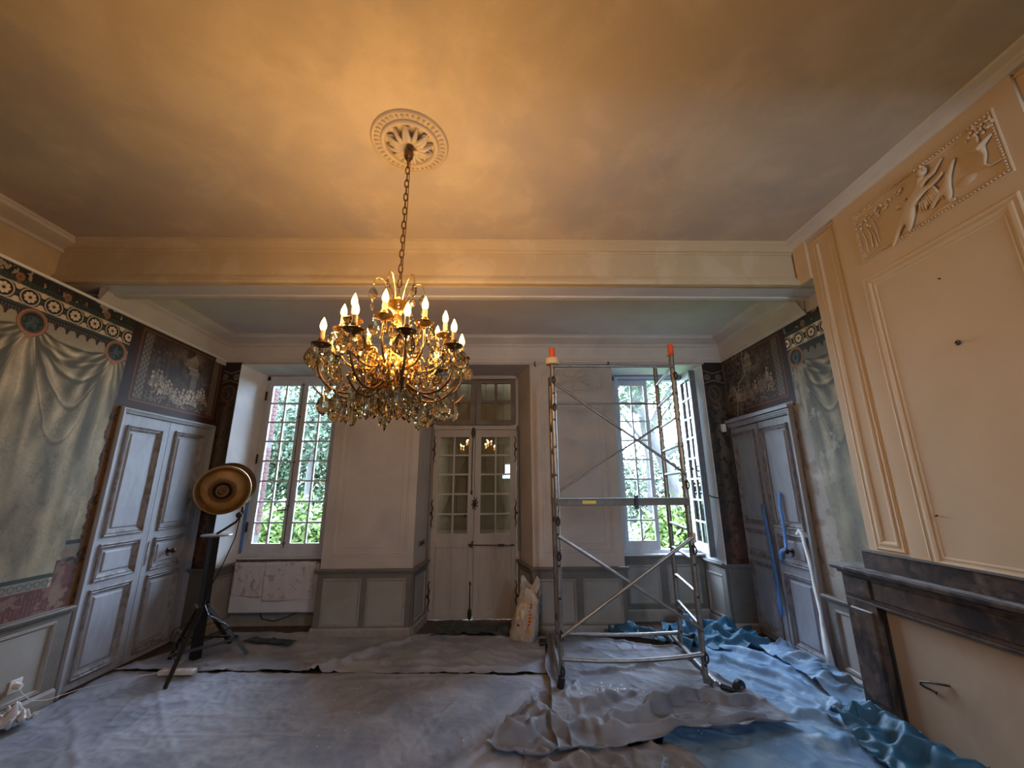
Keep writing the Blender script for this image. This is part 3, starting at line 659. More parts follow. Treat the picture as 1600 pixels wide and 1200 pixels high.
# outside shutters behind the glass: boards with ledges and diagonal braces
sh = empty('shutter', (-.395, 5.66, 0), parent=d3)
k = 0
for i in range(10):
    x = -1.02+i*.126; MB().box(x+.002, x+.122, 5.66, 5.68, -.02, 3.15).build('board', M['shutter'], sh)
for z in (.95, 1.12, 2.16, 2.75): MB().box(-1.0, -.41, 5.635, 5.66, z, z+.09).box(-.38, .22, 5.635, 5.66, z, z+.09).build('ledge', M['shutter'], sh)
PZ = Plane((0, 5.655, 0), (1, 0, 0), (0, 0, 1), (0, -1, 0))
for (a, b, c, d) in ((-.95, 1.2, -.45, 2.15), (.16, 1.2, -.34, 2.15), (-.95, 2.25, -.5, 2.75), (.16, 2.25, -.30, 2.75)):
    s_ = 1 if c > a else -1
    MB().pprism(PZ, [(a, b), (a+s_*.10, b), (c+s_*.0, d), (c-s_*.10, d)] if s_ > 0 else [(a, b), (c-s_*.10, d), (c, d), (a+s_*.10, b)], 0, .022).build('brace', M['shutter'], sh)
MB().box(-1.1, .3, 5.70, 5.72, -.1, 3.3).build('dark_backing', M['void'], d3)
# ================================================================== PAINTED WALLPAPER (flat print, computed here)
def fbm(h, w, cell, octs=4, seed=0, ax=(1, 1)):
    g = np.random.default_rng(seed); out = np.zeros((h, w)); amp = 1; tot = 0
    for o in range(octs):
        ny, nx = max(2, int(h/cell/ax[1])+2), max(2, int(w/cell/ax[0])+2); G = g.random((ny, nx))
        y = np.linspace(0, ny-1.001, h); x = np.linspace(0, nx-1.001, w); yi = y.astype(int); xi = x.astype(int)
        fy = y-yi; fx = x-xi; fy = (fy*fy*(3-2*fy))[:, None]; fx = (fx*fx*(3-2*fx))[None]
        a = G[yi][:, xi]; b = G[yi][:, xi+1]; c = G[yi+1][:, xi]; d = G[yi+1][:, xi+1]
        out += amp*((a*(1-fx)+b*fx)*(1-fy)+(c*(1-fx)+d*fx)*fy); tot += amp; amp *= .55; cell = max(2, cell/2)
    return out/tot
class Canvas:
    def __init__(s, u0, u1, z0, z1, col, px=330, seed=1):
        s.w, s.h = int((u1-u0)*px), int((z1-z0)*px); s.u0, s.u1, s.z0, s.z1 = u0, u1, z0, z1; s.seed = seed
        s.U, s.Z = np.meshgrid(np.linspace(u0, u1, s.w), np.linspace(z0, z1, s.h)); s.a = np.ones((s.h, s.w, 3))*np.array(col); s.px = px
    def put(s, m, col, al=1.0):
        m = np.clip(m, 0, 1)[..., None]*al; s.a = s.a*(1-m)+np.array(col)*m
    def win(s, a, b, c, d):
        j0 = max(0, int((a-s.u0)*s.px)-3); j1 = min(s.w, int((b-s.u0)*s.px)+4); i0 = max(0, int((c-s.z0)*s.px)-3); i1 = min(s.h, int((d-s.z0)*s.px)+4)
        if j1 <= j0 or i1 <= i0: return None
        t = Canvas.__new__(Canvas); t.U, t.Z, t.a = s.U[i0:i1, j0:j1], s.Z[i0:i1, j0:j1], s.a[i0:i1, j0:j1]; t.full = s; t.ij = (i0, i1, j0, j1); return t
    def local(s, box, fn):
        t = s.win(*box)
        if t is None: return
        fn(t); i0, i1, j0, j1 = t.ij; s.a[i0:i1, j0:j1] = t.a
    def rect(s, a, b, c, d, col, al=1, e=.003): s.local((a, b, c, d), lambda t: t._rect(a, b, c, d, col, al, e))
    def disc(s, u, z, r, col, ry=None, al=1, e=.003):
        q = max(r, ry or r)+.01; s.local((u-q, u+q, z-q, z+q), lambda t: t._disc(u, z, r, col, ry, al, e))
    def ring(s, u, z, r, t, col, ry=None, al=1):
        q = max(r, ry or r)+t+.01; s.local((u-q, u+q, z-q, z+q), lambda k: k._ring(u, z, r, t, col, ry, al))
    def line(s, pts, t, col, al=1):
        us = [p[0] for p in pts]; zs = [p[1] for p in pts]; s.local((min(us)-t-.01, max(us)+t+.01, min(zs)-t-.01, max(zs)+t+.01), lambda k: k._line(pts, t, col, al))
    def _rect(s, a, b, c, d, col, al=1, e=.003): s.put(s.soft(s.U-a, e)*s.soft(b-s.U, e)*s.soft(s.Z-c, e)*s.soft(d-s.Z, e), col, al)
    def soft(s, x, e=.003): return np.clip(x/e*.5+.5, 0, 1)
    def _disc(s, u, z, r, col, ry=None, al=1, e=.003): s.put(s.soft(r-np.hypot(s.U-u, (s.Z-z)*(r/(ry or r))), e), col, al)
    def _ring(s, u, z, r, t, col, ry=None, al=1): s.put(s.soft(t-abs(np.hypot(s.U-u, (s.Z-z)*(r/(ry or r)))-r)), col, al)
    def _line(s, pts, t, col, al=1):
        m = np.zeros_like(s.U)
        for (a, b), (c, d) in zip(pts[:-1], pts[1:]):
            L = (c-a)**2+(d-b)**2; q = np.clip(((s.U-a)*(c-a)+(s.Z-b)*(d-b))/L, 0, 1)
            m = np.maximum(m, s.soft(t-np.hypot(s.U-a-q*(c-a), s.Z-b-q*(d-b))))
        s.put(m, col, al)
    def noise(s, cell, seed, octs=4, ax=(1, 1)): return fbm(s.h, s.w, cell*s.px, octs, s.seed*100+seed, ax)
    def age(s, amt=.12):
        n = s.noise(.25, 90, 6)-.5; s.a = s.a*(1+amt*2.2*n[..., None]); g = s.noise(.012, 91, 2)-.5; s.a = s.a*(1+.10*g[..., None])
    def image(s, name):
        im = bpy.data.images.new(name, s.w, s.h); px = np.ones((s.h, s.w, 4), np.float32); px[..., :3] = np.clip(s.a, 0, 1)
        im.pixels.foreach_set(px.ravel()); im.update(); im.pack(); return im
    def material(s, name):
        m = bpy.data.materials.new(name); m.use_nodes = True; nt = m.node_tree; b = nt.nodes['Principled BSDF']; b.inputs['Roughness'].default_value = .75
        t = nt.nodes.new('ShaderNodeTexImage'); t.image = s.image(name); t.extension = 'EXTEND'; nt.links.new(t.outputs[0], b.inputs[0])
        n = nt.nodes.new('ShaderNodeTexNoise'); n.inputs['Scale'].default_value = 12; n.inputs['Detail'].default_value = 8; tc = nt.nodes.new('ShaderNodeTexCoord')
        bp = nt.nodes.new('ShaderNodeBump'); bp.inputs['Strength'].default_value = .25; bp.inputs['Distance'].default_value = .01
        nt.links.new(tc.outputs['Object'], n.inputs['Vector']); nt.links.new(n.outputs[0], bp.inputs['Height']); nt.links.new(bp.outputs[0], b.inputs['Normal'])
        return m
def paper(name, P, c, par, w=.004, flip=False, label=None):
    vs = [P.p(u, v, w) for u, v in ((c.u0, c.z0), (c.u1, c.z0), (c.u1, c.z1), (c.u0, c.z1))] + [P.p(u, v, 0) for u, v in ((c.u0, c.z0), (c.u1, c.z0), (c.u1, c.z1), (c.u0, c.z1))]
    me = bpy.data.meshes.new(name); me.from_pydata([tuple(world(par).inverted() @ v) for v in vs], [], [(0, 1, 2, 3), (0, 4, 5, 1), (1, 5, 6, 2), (2, 6, 7, 3), (3, 7, 4, 0)])
    uv = me.uv_layers.new(); co = [(0, 0), (1, 0), (1, 1), (0, 1)]*2
    for l in me.loops:
        x, y = co[l.vertex_index]; uv.data[l.index].uv = (1-x if flip else x, y)
    me.materials.append(c.material(name)); o = bpy.data.objects.new(name, me); link(o, par, world(par))
    if label: o['label'] = label
    return o
CRM, DRK, TEAL, TER = (.80, .73, .61), (.13, .095, .075), (.17, .24, .215), (.62, .40, .27)
def frieze(c, ua, ub, first, step, buds, dim=1.0):
    """dark band, teal ribbon, flower roundels in a chain, lower teal band with hanging palmettes"""
    k = np.array; C = k(CRM)*dim; D = k(DRK)*dim; T = k(TEAL)*dim; TR = k(TER)*dim
    c.rect(ua, ub, 3.04, 3.2, D); n = c.noise(.05, 5, 5)
    c.put((n > .58)*c.soft(c.Z-3.05)*c.soft(c.U-ua)*c.soft(ub-c.U), T*.9, .6); c.put((n < .34)*c.soft(c.Z-3.06)*c.soft(c.U-ua)*c.soft(ub-c.U), C*.9, .8)
    c.rect(ua, ub, 2.87, 3.055, C)
    c.rect(ua, ub, 3.035, 3.075, T)
    for i in range(60):
        u = ua+i*.03
        if u > ub: break
        c.disc(u, 3.055, .006, D)
    c.rect(ua, ub, 2.935, 3.0, T*.75)
    c.rect(ua, ub, 2.872, 2.90, T); c.rect(ua, ub, 2.866, 2.874, D)
    u = first
    while u < ub+.1:
        if u > ua-.1:
            m = u+step/2
            c.line([(u, 3.03), (u+step*.28, 3.012), (m, 2.985), (u+step*.72, 3.012), (u+step, 3.03)], .009, D)
            c.line([(u, 2.905), (u+step*.28, 2.922), (m, 2.95), (u+step*.72, 2.922), (u+step, 2.905)], .009, D)
            c.disc(m, 3.015, .022, C*1.05); c.disc(m, 2.92, .022, C*1.05); c.disc(m, 2.9675, .013, T)
            c.disc(u, 2.967, .066, C*1.02); c.disc(u, 2.967, .056, D)
            for q in range(8):
                a = 2*PI*q/8; c.disc(u+.030*math.cos(a), 2.967+.030*math.sin(a), .0125, C*1.12)
                c.line([(u+.012*math.cos(a), 2.967+.012*math.sin(a)), (u+.028*math.cos(a), 2.967+.028*math.sin(a))], .006, C*1.12)
            c.disc(u, 2.967, .011, D*1.6)
        u += step
    i = 0; u = ua
    while u < ub:
        c.line([(u, 2.872), (u, 2.850)], .008, D); c.disc(u, 2.846, .010, D*1.3)
        if i % 4 == 2: c.disc(u, 2.826, .015, D); c.disc(u-.018, 2.838, .009, TR*.5); c.disc(u+.018, 2.838, .009, TR*.5); c.disc(u, 2.805, .009, D)
        u += .021; i += 1
    for b in buds: c.disc(b, 3.085, .03, TR*.8, ry=.034); c.ring(b, 3.085, .022, .003, C*.7); c.disc(b, 3.045, .014, TR*.8)
def medallion(c, u, z, dim=1.0, fig=True):
    k = np.array; c.disc(u, z, .105, k((.42, .26, .17))*dim); c.disc(u, z, .098, k((.72, .52, .37))*dim); c.disc(u, z, .089, k((.55, .35, .22))*dim)
    c.disc(u, z, .074, k((.10, .14, .12))*dim); n = c.noise(.022, 33, 3)
    c.put((n > .56)*c.soft(.066-np.hypot(c.U-u, c.Z-z)), k((.27, .33, .28))*dim, .8)
    if fig:
        for a, b, r in ((.0, .028, .013), (-.005, .0, .02), (-.022, -.015, .012), (.022, -.018, .013), (.026, .012, .008), (-.026, .014, .008)): c.disc(u+a, z+b, r, k((.30, .36, .30))*dim, al=.8)
    c.disc(u, z-.11, .02, k((.60, .45, .30))*dim)
def drape(c, meds, ua, ub, top, dim=1.0, light=(.80, .73, .58), dark=(.32, .305, .23), lo=.9):
    U = c.U + (c.noise(.3, 7, 3)-.5)*.09; Z = c.Z; sh = np.zeros_like(U); wsum = np.zeros_like(U)
    m = sorted(meds)
    # radiating folds from every medallion, gathered into hanging swags between them
    for j, um in enumerate(m):
        th = np.arctan2(U-um, 2.84-Z); rr = np.hypot(U-um, 2.84-Z); w = np.exp(-((U-um)/.24)**2)+1e-3
        v = .5+.5*np.sin(th*23+1.3*j+rr*3*np.sign(U-um)+.9*np.sin(rr*9)); v = v**1.2
        sh += w*v; wsum += w
    f = sh/wsum
    # swags: arcs between neighbours
    for a, b in zip(m[:-1], m[1:]):
        x = (U-a)/(b-a); ins = c.soft(x, .05)*c.soft(1-x, .05)
        for q, (dp, al) in enumerate(((.08, .45), (.15, .6), (.23, .75), (.32, .6), (.42, .8), (.54, .65), (.70, .5))):
            zc = 2.80-dp*(1-(2*x-1)**2)*(1+.25*np.sin(3*x+q)); d = (Z-zc)
            f = f*(1-ins*.0)-ins*al*np.exp(-(d/.016)**2)+ins*al*.6*np.exp(-((d-.03)/.018)**2)
    low = c.soft(2.2-Z, .5); g = c.noise(.16, 8, 5, (1, 2.2)); vert = .5+.5*np.sin(U*34+5*g)
    f = f*(1-.55*low)+low*.55*(.5*vert+.5*np.clip((g-.35)*2.6, 0, 1))
    c.put(np.ones_like(U)*0, (0,0,0)); g2 = c.noise(.10, 17, 4, (1, 1.8)); f = f-.14*(abs(g2-.5) < .02)*c.soft(2.45-Z, .3); f = np.clip(f*.8+.35*(c.noise(.09, 9, 5, (1, 2))-.4), 0, 1)
    col = np.array(dark)*(1-f[..., None])+np.array(light)*f[..., None]
    fade = np.clip((2.4-Z)/1.4, 0, 1)[..., None]; col = col*(1-.55*fade)+np.array((.53, .505, .42))*.55*fade*(.8+.4*f[..., None])
    # upper edge of the cloth
    e = np.full_like(U, 2.84)
    for a, b in zip(m[:-1], m[1:]):
        x = np.clip((c.U-a)/(b-a), 0, 1); e = np.where((c.U >= a) & (c.U <= b), 2.80-.085*(1-(2*x-1)**2), e)
    e = np.where(c.U < m[0], 2.80-.12*(1-(2*np.clip((c.U-m[0]+.68)/.68, 0, 1)-1)**2), e); e = np.where(c.U > m[-1], 2.80-.5*(c.U-m[-1]), e)
    msk = c.soft(c.U-ua)*c.soft(ub-c.U)*c.soft(e-Z, .006)*c.soft(Z-lo)
    c.put(msk, col*dim); c.put(np.exp(-((Z-e+.012)/.006)**2)*c.soft(c.U-ua)*c.soft(ub-c.U)*.7, np.array(dark)*dim*.8)
    for a in m:   # straight pale fold under each medallion
        c.put(np.exp(-((c.U-a-.02*np.sin(Z*4))/.045)**2)*c.soft(2.7-Z, .1)*c.soft(Z-2.0, .5)*msk, np.array(light)*dim*.98, .75)
        for s in (-1, 1): c.put(np.exp(-((c.U-a-s*(.085+.05*(2.7-Z)))/.028)**2)*c.soft(2.7-Z, .1)*c.soft(Z-1.7, .5)*msk, np.array(dark)*dim*.95, .75)

# left wall panel
c = Canvas(2.20, 3.69, .68, 3.158, (.62, .57, .46), 400, 1)
drape(c, [2.16, 2.84, 3.52], 2.2, 3.66, 2.84, 1.0, lo=.93)
frieze(c, 2.2, 3.635, 2.282, .1655, [2.35, 2.686, 3.02, 3.36]); medallion(c, 2.16, 2.795); medallion(c, 2.84, 2.795); medallion(c, 3.52, 2.795)
# bottom: green band, pale ornament band, red marbled dado remains
c.rect(2.2, 3.46, .932, .962, (.12, .17, .14)); c.rect(2.2, 3.44, .862, .932, (.42, .405, .35))
for i in range(22):
    u = 2.22+i*.057; c.ring(u, .897, .019, .003, (.24, .24, .21)); c.line([(u+.02, .897), (u+.037, .91)], .003, (.24, .24, .21))
c.rect(2.2, 3.66, .68, .862, (.30, .12, .10)); n = c.noise(.02, 21, 3); n2 = c.noise(.06, 22, 4)
c.put((np.sin(c.U*230) > 0)*c.soft(.85-c.Z)*(n > .45), (.42, .31, .27), .5); c.put(((n2 > .56)*c.soft(.862-c.Z)), (.46, .37, .30), .7)
c.rect(3.46, 3.66, .862, 1.05, (.30, .13, .11), .9); c.rect(3.50, 3.62, 1.05, 1.17, (.42, .40, .34)); c.rect(3.5, 3.63, 1.16, 1.19, (.10, .11, .10)); c.rect(3.5, 3.60, 1.03, 1.06, (.08, .08, .08)); c.put((n2 > .5)*c.soft(c.U-3.47)*c.soft(1.14-c.Z)*c.soft(c.Z-.7), (.45, .36, .28), .7)
# ochre worn strip beside the door casing, dark border above
e = 3.635-.06*c.noise(.1, 40, 4)
c.put(c.soft(c.U-e-.005)*c.soft(2.4-c.Z), (.33, .20, .085)); c.put(c.soft(c.U-e-.030)*c.soft(2.4-c.Z), (.42, .30, .15), .6); c.put((c.noise(.04, 41, 4) > .6)*c.soft(c.U-e)*c.soft(2.4-c.Z), (.13, .09, .05), .8)
c.rect(3.632, 3.70, 2.33, 3.2, (.20, .115, .085))
for i in range(34): c.disc(3.66, 2.35+i*.025, .008, (.10, .06, .045))
c.age(.13)
pp = paper('wallpaper', PL, c, wl, label='painted drapery wallpaper with flower frieze and roundels')
o = inst(pp, world(pp) @ Matrix.Translation(PL.U*-1.49), wl); o['label'] = 'continuation of the painted drapery towards the viewer'
c = Canvas(-1.2, .71, .68, 3.158, (.42, .40, .33), 40, 5); c.age(.2); paper('wallpaper', PL, c, wl)

def scene(c, a, b, z0, z1, dim, seed, flip=False):
    """brown grisaille garden scene: trees, a temple and a group of figures, lattice strips at the sides, dark red border"""
    k = np.array; bd = k((.20, .115, .085))*dim; c.rect(a-.1, b+.1, z0-.1, z1+.1, bd)
    r = np.random.default_rng(seed)
    for i in range(80):
        t = i/79
        for (u, v) in ((a-.02+(b-a+.04)*t, z0-.02), (a-.02+(b-a+.04)*t, z1+.02)): c.disc(u, v, .010, k((.46, .27, .17))*dim)
    for i in range(46):
        t = i/45
        for u in (a-.025, b+.025): c.disc(u, z0+(z1-z0)*t, .010, k((.46, .27, .17))*dim)
    bg = k((.22, .155, .115))*dim; c.rect(a, b, z0, z1, bg)
    n = c.noise(.06, 60, 5); ins = c.soft(c.U-a)*c.soft(b-c.U)*c.soft(c.Z-z0)*c.soft(z1-c.Z)
    c.put(np.clip((n-.45)*4, 0, 1)*ins, k((.30, .245, .205))*dim, .6)
    t0 = a+(b-a)*(.56 if not flip else .42); L = k((.66, .58, .49))*dim
    # pale sky opening and temple
    c.put(np.clip((c.noise(.10, 61, 4)-.42)*5, 0, 1)*np.exp(-((c.U-t0)/.20)**2-((c.Z-z1+.12)/.16)**2)*ins, L*.95, .9)
    c.rect(t0-.01, t0+.14, z0+.46, z0+.49, L); c.rect(t0, t0+.13, z0+.55, z0+.57, L)
    for q in range(5): c.rect(t0+.008+q*.027, t0+.02+q*.027, z0+.49, z0+.55, L*.9)
    c.put(c.soft(.065-abs(c.U-t0-.065)-(c.Z-z0-.57)*1.0)*c.soft(c.Z-z0-.57), L*.95)
    c.rect(t0+.02, t0+.17, z0+.40, z0+.46, L*.8); c.rect(t0+.06, t0+.15, z0+.2, z0+.40, L*.62)
    # figures
    for i in range(15):
        u = a+.17+(b-a-.34)*(i+.3*r.random())/14.5; base = z0+.04+(.05+.22*r.random())*abs(2*(u-a)/(b-a)-1)**.7; col = L*(.72+.4*r.random()); sd = r.choice((-1, 1))
        c.disc(u+sd*.016, base+.022, .058, col*.9, ry=.030, al=.9); c.disc(u, base+.07, .024, col, ry=.050); c.disc(u-sd*.008, base+.138, .016, col*1.05)
        c.line([(u, base+.08), (u+sd*.035, base+.065), (u+sd*.055, base+.085+r.uniform(-.02, .03))], .0055, col)
        c.line([(u+sd*.01, base+.03), (u+sd*.055, base+.012), (u+sd*.065, base-.02)], .008, col*.95)
        c.line([(u+.004, base+.075), (u+.012, base+.03)], .003, bg, .8); c.line([(u-.02, base+.03), (u+.03, base+.012)], .003, bg, .7); c.disc(u-sd*.01, base+.112, .006, bg*1.3)
    for tx, th_ in ((a+.20, .44), (b-.22, .36), (a+.34, .52)):
        c.line([(tx, z0+.1), (tx+.01, z0+th_*.6), (tx-.01, z0+th_)], .008, L*.55, .8)
        for q in range(26): c.disc(tx+r.normal()*.06, z0+th_+r.normal()*.04, .008+.01*r.random(), L*(.35+.35*r.random()), al=.7)
    n3 = c.noise(.018, 63, 3); c.put(np.clip((n3-.52)*8, 0, 1)*np.clip((z0+.33-c.Z)/.22, 0, 1)*ins, L, .55); c.put(np.clip((.45-n3)*8, 0, 1)*np.clip((z0+.3-c.Z)/.2, 0, 1)*ins, bg, .7)
    # lattice strips
    for s0 in (a+.01, b-.105):
        c.rect(s0, s0+.095, z0, z1, k((.46, .41, .35))*dim)
        m = c.soft(c.U-s0)*c.soft(s0+.095-c.U)*c.soft(c.Z-z0)*c.soft(z1-c.Z)
        for sg in (1, -1): c.put((abs(((c.U+sg*c.Z*.8)/.048) % 1-.5) < .07)*m, k((.15, .115, .10))*dim)
c = Canvas(3.69, 4.985, 2.335, 3.158, (.2, .15, .1), 420, 2)
scene(c, 3.77, 4.88, 2.43, 3.095, 1.0, 4); c.age(.15)
paper('overdoor_painting', PL, c, wl, label='brown painted garden scene over the left door')
def strip(P, u0, u1, par, dim, seed, cu):
    c = Canvas(u0, u1, .70, 3.15, np.array((.25, .19, .15))*dim, 330, seed); g = np.array
    c.rect(u0, u1, 2.84, 3.15, g(DRK)*dim); 
    for a in (-.075, .075):
        c.disc(cu+a, 2.95, .042, g((.50, .44, .38))*dim); c.disc(cu+a, 2.95, .032, g(DRK)*dim)
        for q in range(6): t = 2*PI*q/6; c.disc(cu+a+.019*math.cos(t), 2.95+.019*math.sin(t), .009, g((.55, .48, .42))*dim)
    c.line([(u0, 3.04), (cu, 3.0), (u1, 3.04)], .007, g((.5, .44, .38))*dim); c.line([(u0, 2.87), (cu, 2.91), (u1, 2.87)], .007, g((.5, .44, .38))*dim)
    c.ring(cu, 2.74, .075, .010, g((.36, .27, .2))*dim, ry=.10); c.disc(cu, 2.74, .05, g((.22, .18, .14))*dim, ry=.07); c.line([(cu-.02, 2.78), (cu+.02, 2.72), (cu, 2.69)], .008, g((.38, .32, .26))*dim)
    n = c.noise(.12, 70, 5, (1, 3)); low = c.soft(2.62-c.Z, .02)
    c.put(low, g((.20, .155, .12))*dim); c.put(low*np.exp(-((c.U-cu)/.045)**2), g((.37, .32, .26))*dim, .9); c.put(low*np.clip((n-.5)*6, 0, 1), g((.42, .36, .29))*dim, .55)
    c.put(low*(c.noise(.05, 71, 4) > .6), g((.11, .085, .07))*dim, .8); c.put(c.soft(1.35-c.Z, .3)*np.clip((c.noise(.07, 72, 4)-.45)*6, 0, 1), g((.36, .17, .13))*dim, .6)
    c.age(.2); paper('wallpaper_strip', P, c, par)
strip(PL, 4.99, 5.04, wl, .9, 11, 5.1)
strip(PB, -3.57, -3.352, wb, .95, 12, -3.46)
strip(PB, 2.578, 2.84, wb, .95, 13, 2.70)

# right wall panel
c = Canvas(2.95, 3.815, .67, 3.16, (.46, .44, .38), 400, 3); k = 1.0
drape(c, [2.99, 3.67], 2.95, 3.74, 2.84, k, light=(.72, .665, .54), dark=(.30, .285, .225), lo=.67)
# lower end of cloth sweeps aside: bare plaster left of a diagonal edge
edge = 3.745-.15*np.clip((2.35-c.Z)/1.2, 0, 1)-.03*c.noise(.08, 50, 4)
bare = c.soft(c.U-edge+.02)*c.soft(2.5-c.Z, .02)
c.put(bare, (.60, .55, .50)); c.put(bare*np.clip((c.noise(.1, 51, 5)-.5)*6, 0, 1), (.44, .37, .31), .7)
frieze(c, 2.95, 3.765, 3.752-.164*5, .164, [3.17, 3.504], 1.0); medallion(c, 3.67, 2.80, .95, False)
c.ring(3.67, 2.80, .03, .006, (.35, .42, .36), ry=.036)
c.rect(3.765, 3.82, 2.35, 3.2, (.20, .12, .09))
for i in range(34): c.disc(3.79, 2.35+i*.025, .008, (.10, .06, .045))
n = c.noise(.12, 52, 5); c.put(np.clip((n-.66)*14, 0, 1)*c.soft(c.Z-1.6, .2)*c.soft(2.75-c.Z), (.62, .59, .53), .75)
c.put(c.soft(.75+.12*n-c.Z), (.56, .53, .49)); c.age(.15)
paper('wallpaper', PR, c, wr, label='peeling painted drapery beside the right door')
c = Canvas(3.815, 5.10, 2.40, 3.16, (.2, .15, .1), 420, 4); scene(c, 3.88, 5.02, 2.48, 3.095, 1.0, 9, True)
n = c.noise(.05, 80, 6); wgt = np.exp(-((c.U-4.62)/.30)**2); c.put(np.clip((abs(n-.5) < .02)*1.0, 0, 1)*wgt, (.66, .62, .55), .9); c.put(np.clip((n-.60)*9, 0, 1)*wgt, (.50, .465, .41), .6)
c.line([(4.50, 3.16), (4.52, 3.0), (4.50, 2.86), (4.66, 2.78), (4.70, 2.66), (4.74, 2.52), (4.76, 2.40)], .006, (.72, .68, .60)); c.age(.15)
paper('overdoor_painting', PR, c, wr, label='scratched brown painted garden scene over the right door')
c = Canvas(5.08, 5.45, .70, 3.16, (.33, .29, .25), 120, 6); c.put(np.clip((c.noise(.1, 3, 5)-.45)*5, 0, 1), (.20, .16, .13)); c.age(.2); paper('wallpaper_strip', PR, c, wr)
c = Canvas(3.815, 3.87, .67, 2.40, (.52, .48, .43), 300, 8); c.put(np.clip((c.noise(.06, 3, 5)-.5)*6, 0, 1), (.33, .25, .19)); c.age(.2); paper('wallpaper_strip', PR, c, wr)
# ================================================================== OUTDOORS
MB().box(-30, 40, 5.75, 70, -.6, -.5).build('lawn', M['grass'], kind='structure', label='lawn outside the windows')
def leaves(name, m, par, centers, n, size, seed, **kw):
    """many small bent leaves scattered in ellipsoids (c, radii)"""
    g = np.random.default_rng(seed); V = []; F = []; cnt = 0
    tot = sum(r[0]*r[1]*r[2] for _, r in centers)
    for c, r in centers:
        k = int(n*r[0]*r[1]*r[2]/tot)+4; d = g.normal(size=(k, 3)); d /= np.linalg.norm(d, axis=1)[:, None]; rad = g.random(k)**.4
        clump = 1+.18*np.sin(d[:, 0]*7+seed)*np.sin(d[:, 2]*6+1)+.12*g.normal(size=k)
        P = np.array(c)+d*rad[:, None]*np.array(r)*clump[:, None]
        a = g.normal(size=(k, 3)); a /= np.linalg.norm(a, axis=1)[:, None]; b = np.cross(a, g.normal(size=(k, 3))); b /= np.linalg.norm(b, axis=1)[:, None]
        s = size*(.6+.8*g.random(k))[:, None]
        q = np.stack([P-a*s, P+b*s*.42, P+a*s, P-b*s*.42], 1); V.append(q.reshape(-1, 3)); F.append(np.arange(k*4).reshape(-1, 4)+cnt); cnt += k*4
    V = np.concatenate(V); F = np.concatenate(F); me = bpy.data.meshes.new(name)
    o0 = np.array(world(par).translation); me.from_pydata((V-o0).tolist(), [], F.tolist()); me.materials.append(m)
    o = bpy.data.objects.new(name, me); link(o, par, Matrix.Translation(o0)); return tag(o, kind='stuff', **kw)
def tree(loc, trunk, crown, n, size, m, label, seed, rad=.12, name='tree', cat='tree', group=None, branches=()):
    t = empty(name, loc, label, cat, group)
    if trunk:
        mb = MB(); mb.tube(trunk, [rad*(1-.6*i/(len(trunk)-1)) for i in range(len(trunk))], 10)
        for b in branches: mb.tube(b, [rad*.5, rad*.3, rad*.12][:len(b)] if len(b) <= 3 else rad*.3, 7)
        mb.build('trunk', M['bark'], t, smooth=True)
    leaves('foliage', m, t, crown, n, size, seed)
    return t
G = -.5
tree((3.3, 8.3, G), [(3.3, 8.3, G), (3.3, 8.3, .6)], [((3.35, 8.2, .35), (.75, .6, 1.0)), ((2.75, 8.1, .0), (.6, .5, .7)), ((3.9, 8.3, .55), (.6, .6, .95))], 9000, .065, M['leafA'], 'bright green laurel bush close outside the right window', 5, .04, 'laurel_bush', 'bush')
tree((-4.6, 9.4, G), [(-4.6, 9.4, G), (-4.6, 9.4, .6)], [((-4.7, 9.3, .35), (1.1, .6, 1.0)), ((-3.7, 9.2, .2), (.8, .5, .85)), ((-5.7, 9.4, .2), (.8, .6, .8))], 9000, .075, M['leafA'], 'bright green laurel bush low outside the left window', 6, .04, 'laurel_bush', 'bush')
tree((4.5, 10.2, G), [(4.5, 10.2, G), (4.3, 10, 1.0), (4.0, 10, 2.0), (3.65, 10, 2.9), (3.4, 10, 3.6), (3.1, 10, 4.6)],
     [((3.0, 10, 5.2), (2.0, 1.6, 1.6)), ((4.3, 9.6, 4.4), (1.5, 1.2, 1.0)), ((2.6, 9.8, 3.5), (.7, .6, .5)), ((3.75, 9.7, 3.0), (.35, .4, .3)), ((5.0, 9.8, 3.3), (.7, .6, .5)), ((4.6, 9.9, 2.3), (.5, .4, .3))], 5200, .075, M['leafB'],
     'leaning old tree with pale bark right of centre in the right window', 7, .19,
     branches=[[(3.65, 10, 2.9), (3.9, 9.9, 3.5), (4.4, 9.8, 4.2)], [(3.9, 10, 2.3), (4.5, 9.9, 2.6), (5.1, 9.8, 3.4)], [(3.5, 10, 3.3), (3.1, 9.9, 3.6), (2.5, 9.8, 3.9)], [(3.4, 10, 3.6), (3.6, 10, 4.4), (3.5, 9.9, 5.2)]])
tree((-2.0, 15, G), None, [((-7.5, 16, 2.2), (3.2, 1.5, 3.6)), ((-4.2, 15, 2.0), (2.2, 1.4, 3.0)), ((-9.5, 15, 3), (2.5, 1.5, 4))], 42000, .095, M['leafB'], 'wall of dense green trees filling the left window', 8, name='tree_belt', cat='trees')
tree((-6, 13, G), [(-6, 13, G), (-6.1, 13, 2), (-5.9, 13, 4)], [((-6.2, 12.8, 3.9), (3.0, 1.3, 1.3)), ((-4.2, 12.6, 3.7), (1.7, 1.2, 1.3)), ((-5.6, 12.6, 3.2), (1.4, .8, .9))], 9000, .075, M['leafC'], 'taller airy tree above the hedge in the left window', 9, .16)
tree((6, 17, G), None, [((3.5, 17, 1.2), (2.6, 1.2, 2.0)), ((7.5, 18, 1.4), (3.0, 1.4, 2.2)), ((12, 19, 1.5), (3.4, 1.4, 2.6)), ((.5, 18, 1), (2, 1, 2))], 24000, .10, M['leafC'], 'row of distant bluish green shrubs low in the right window', 10, name='hedge', cat='hedge')
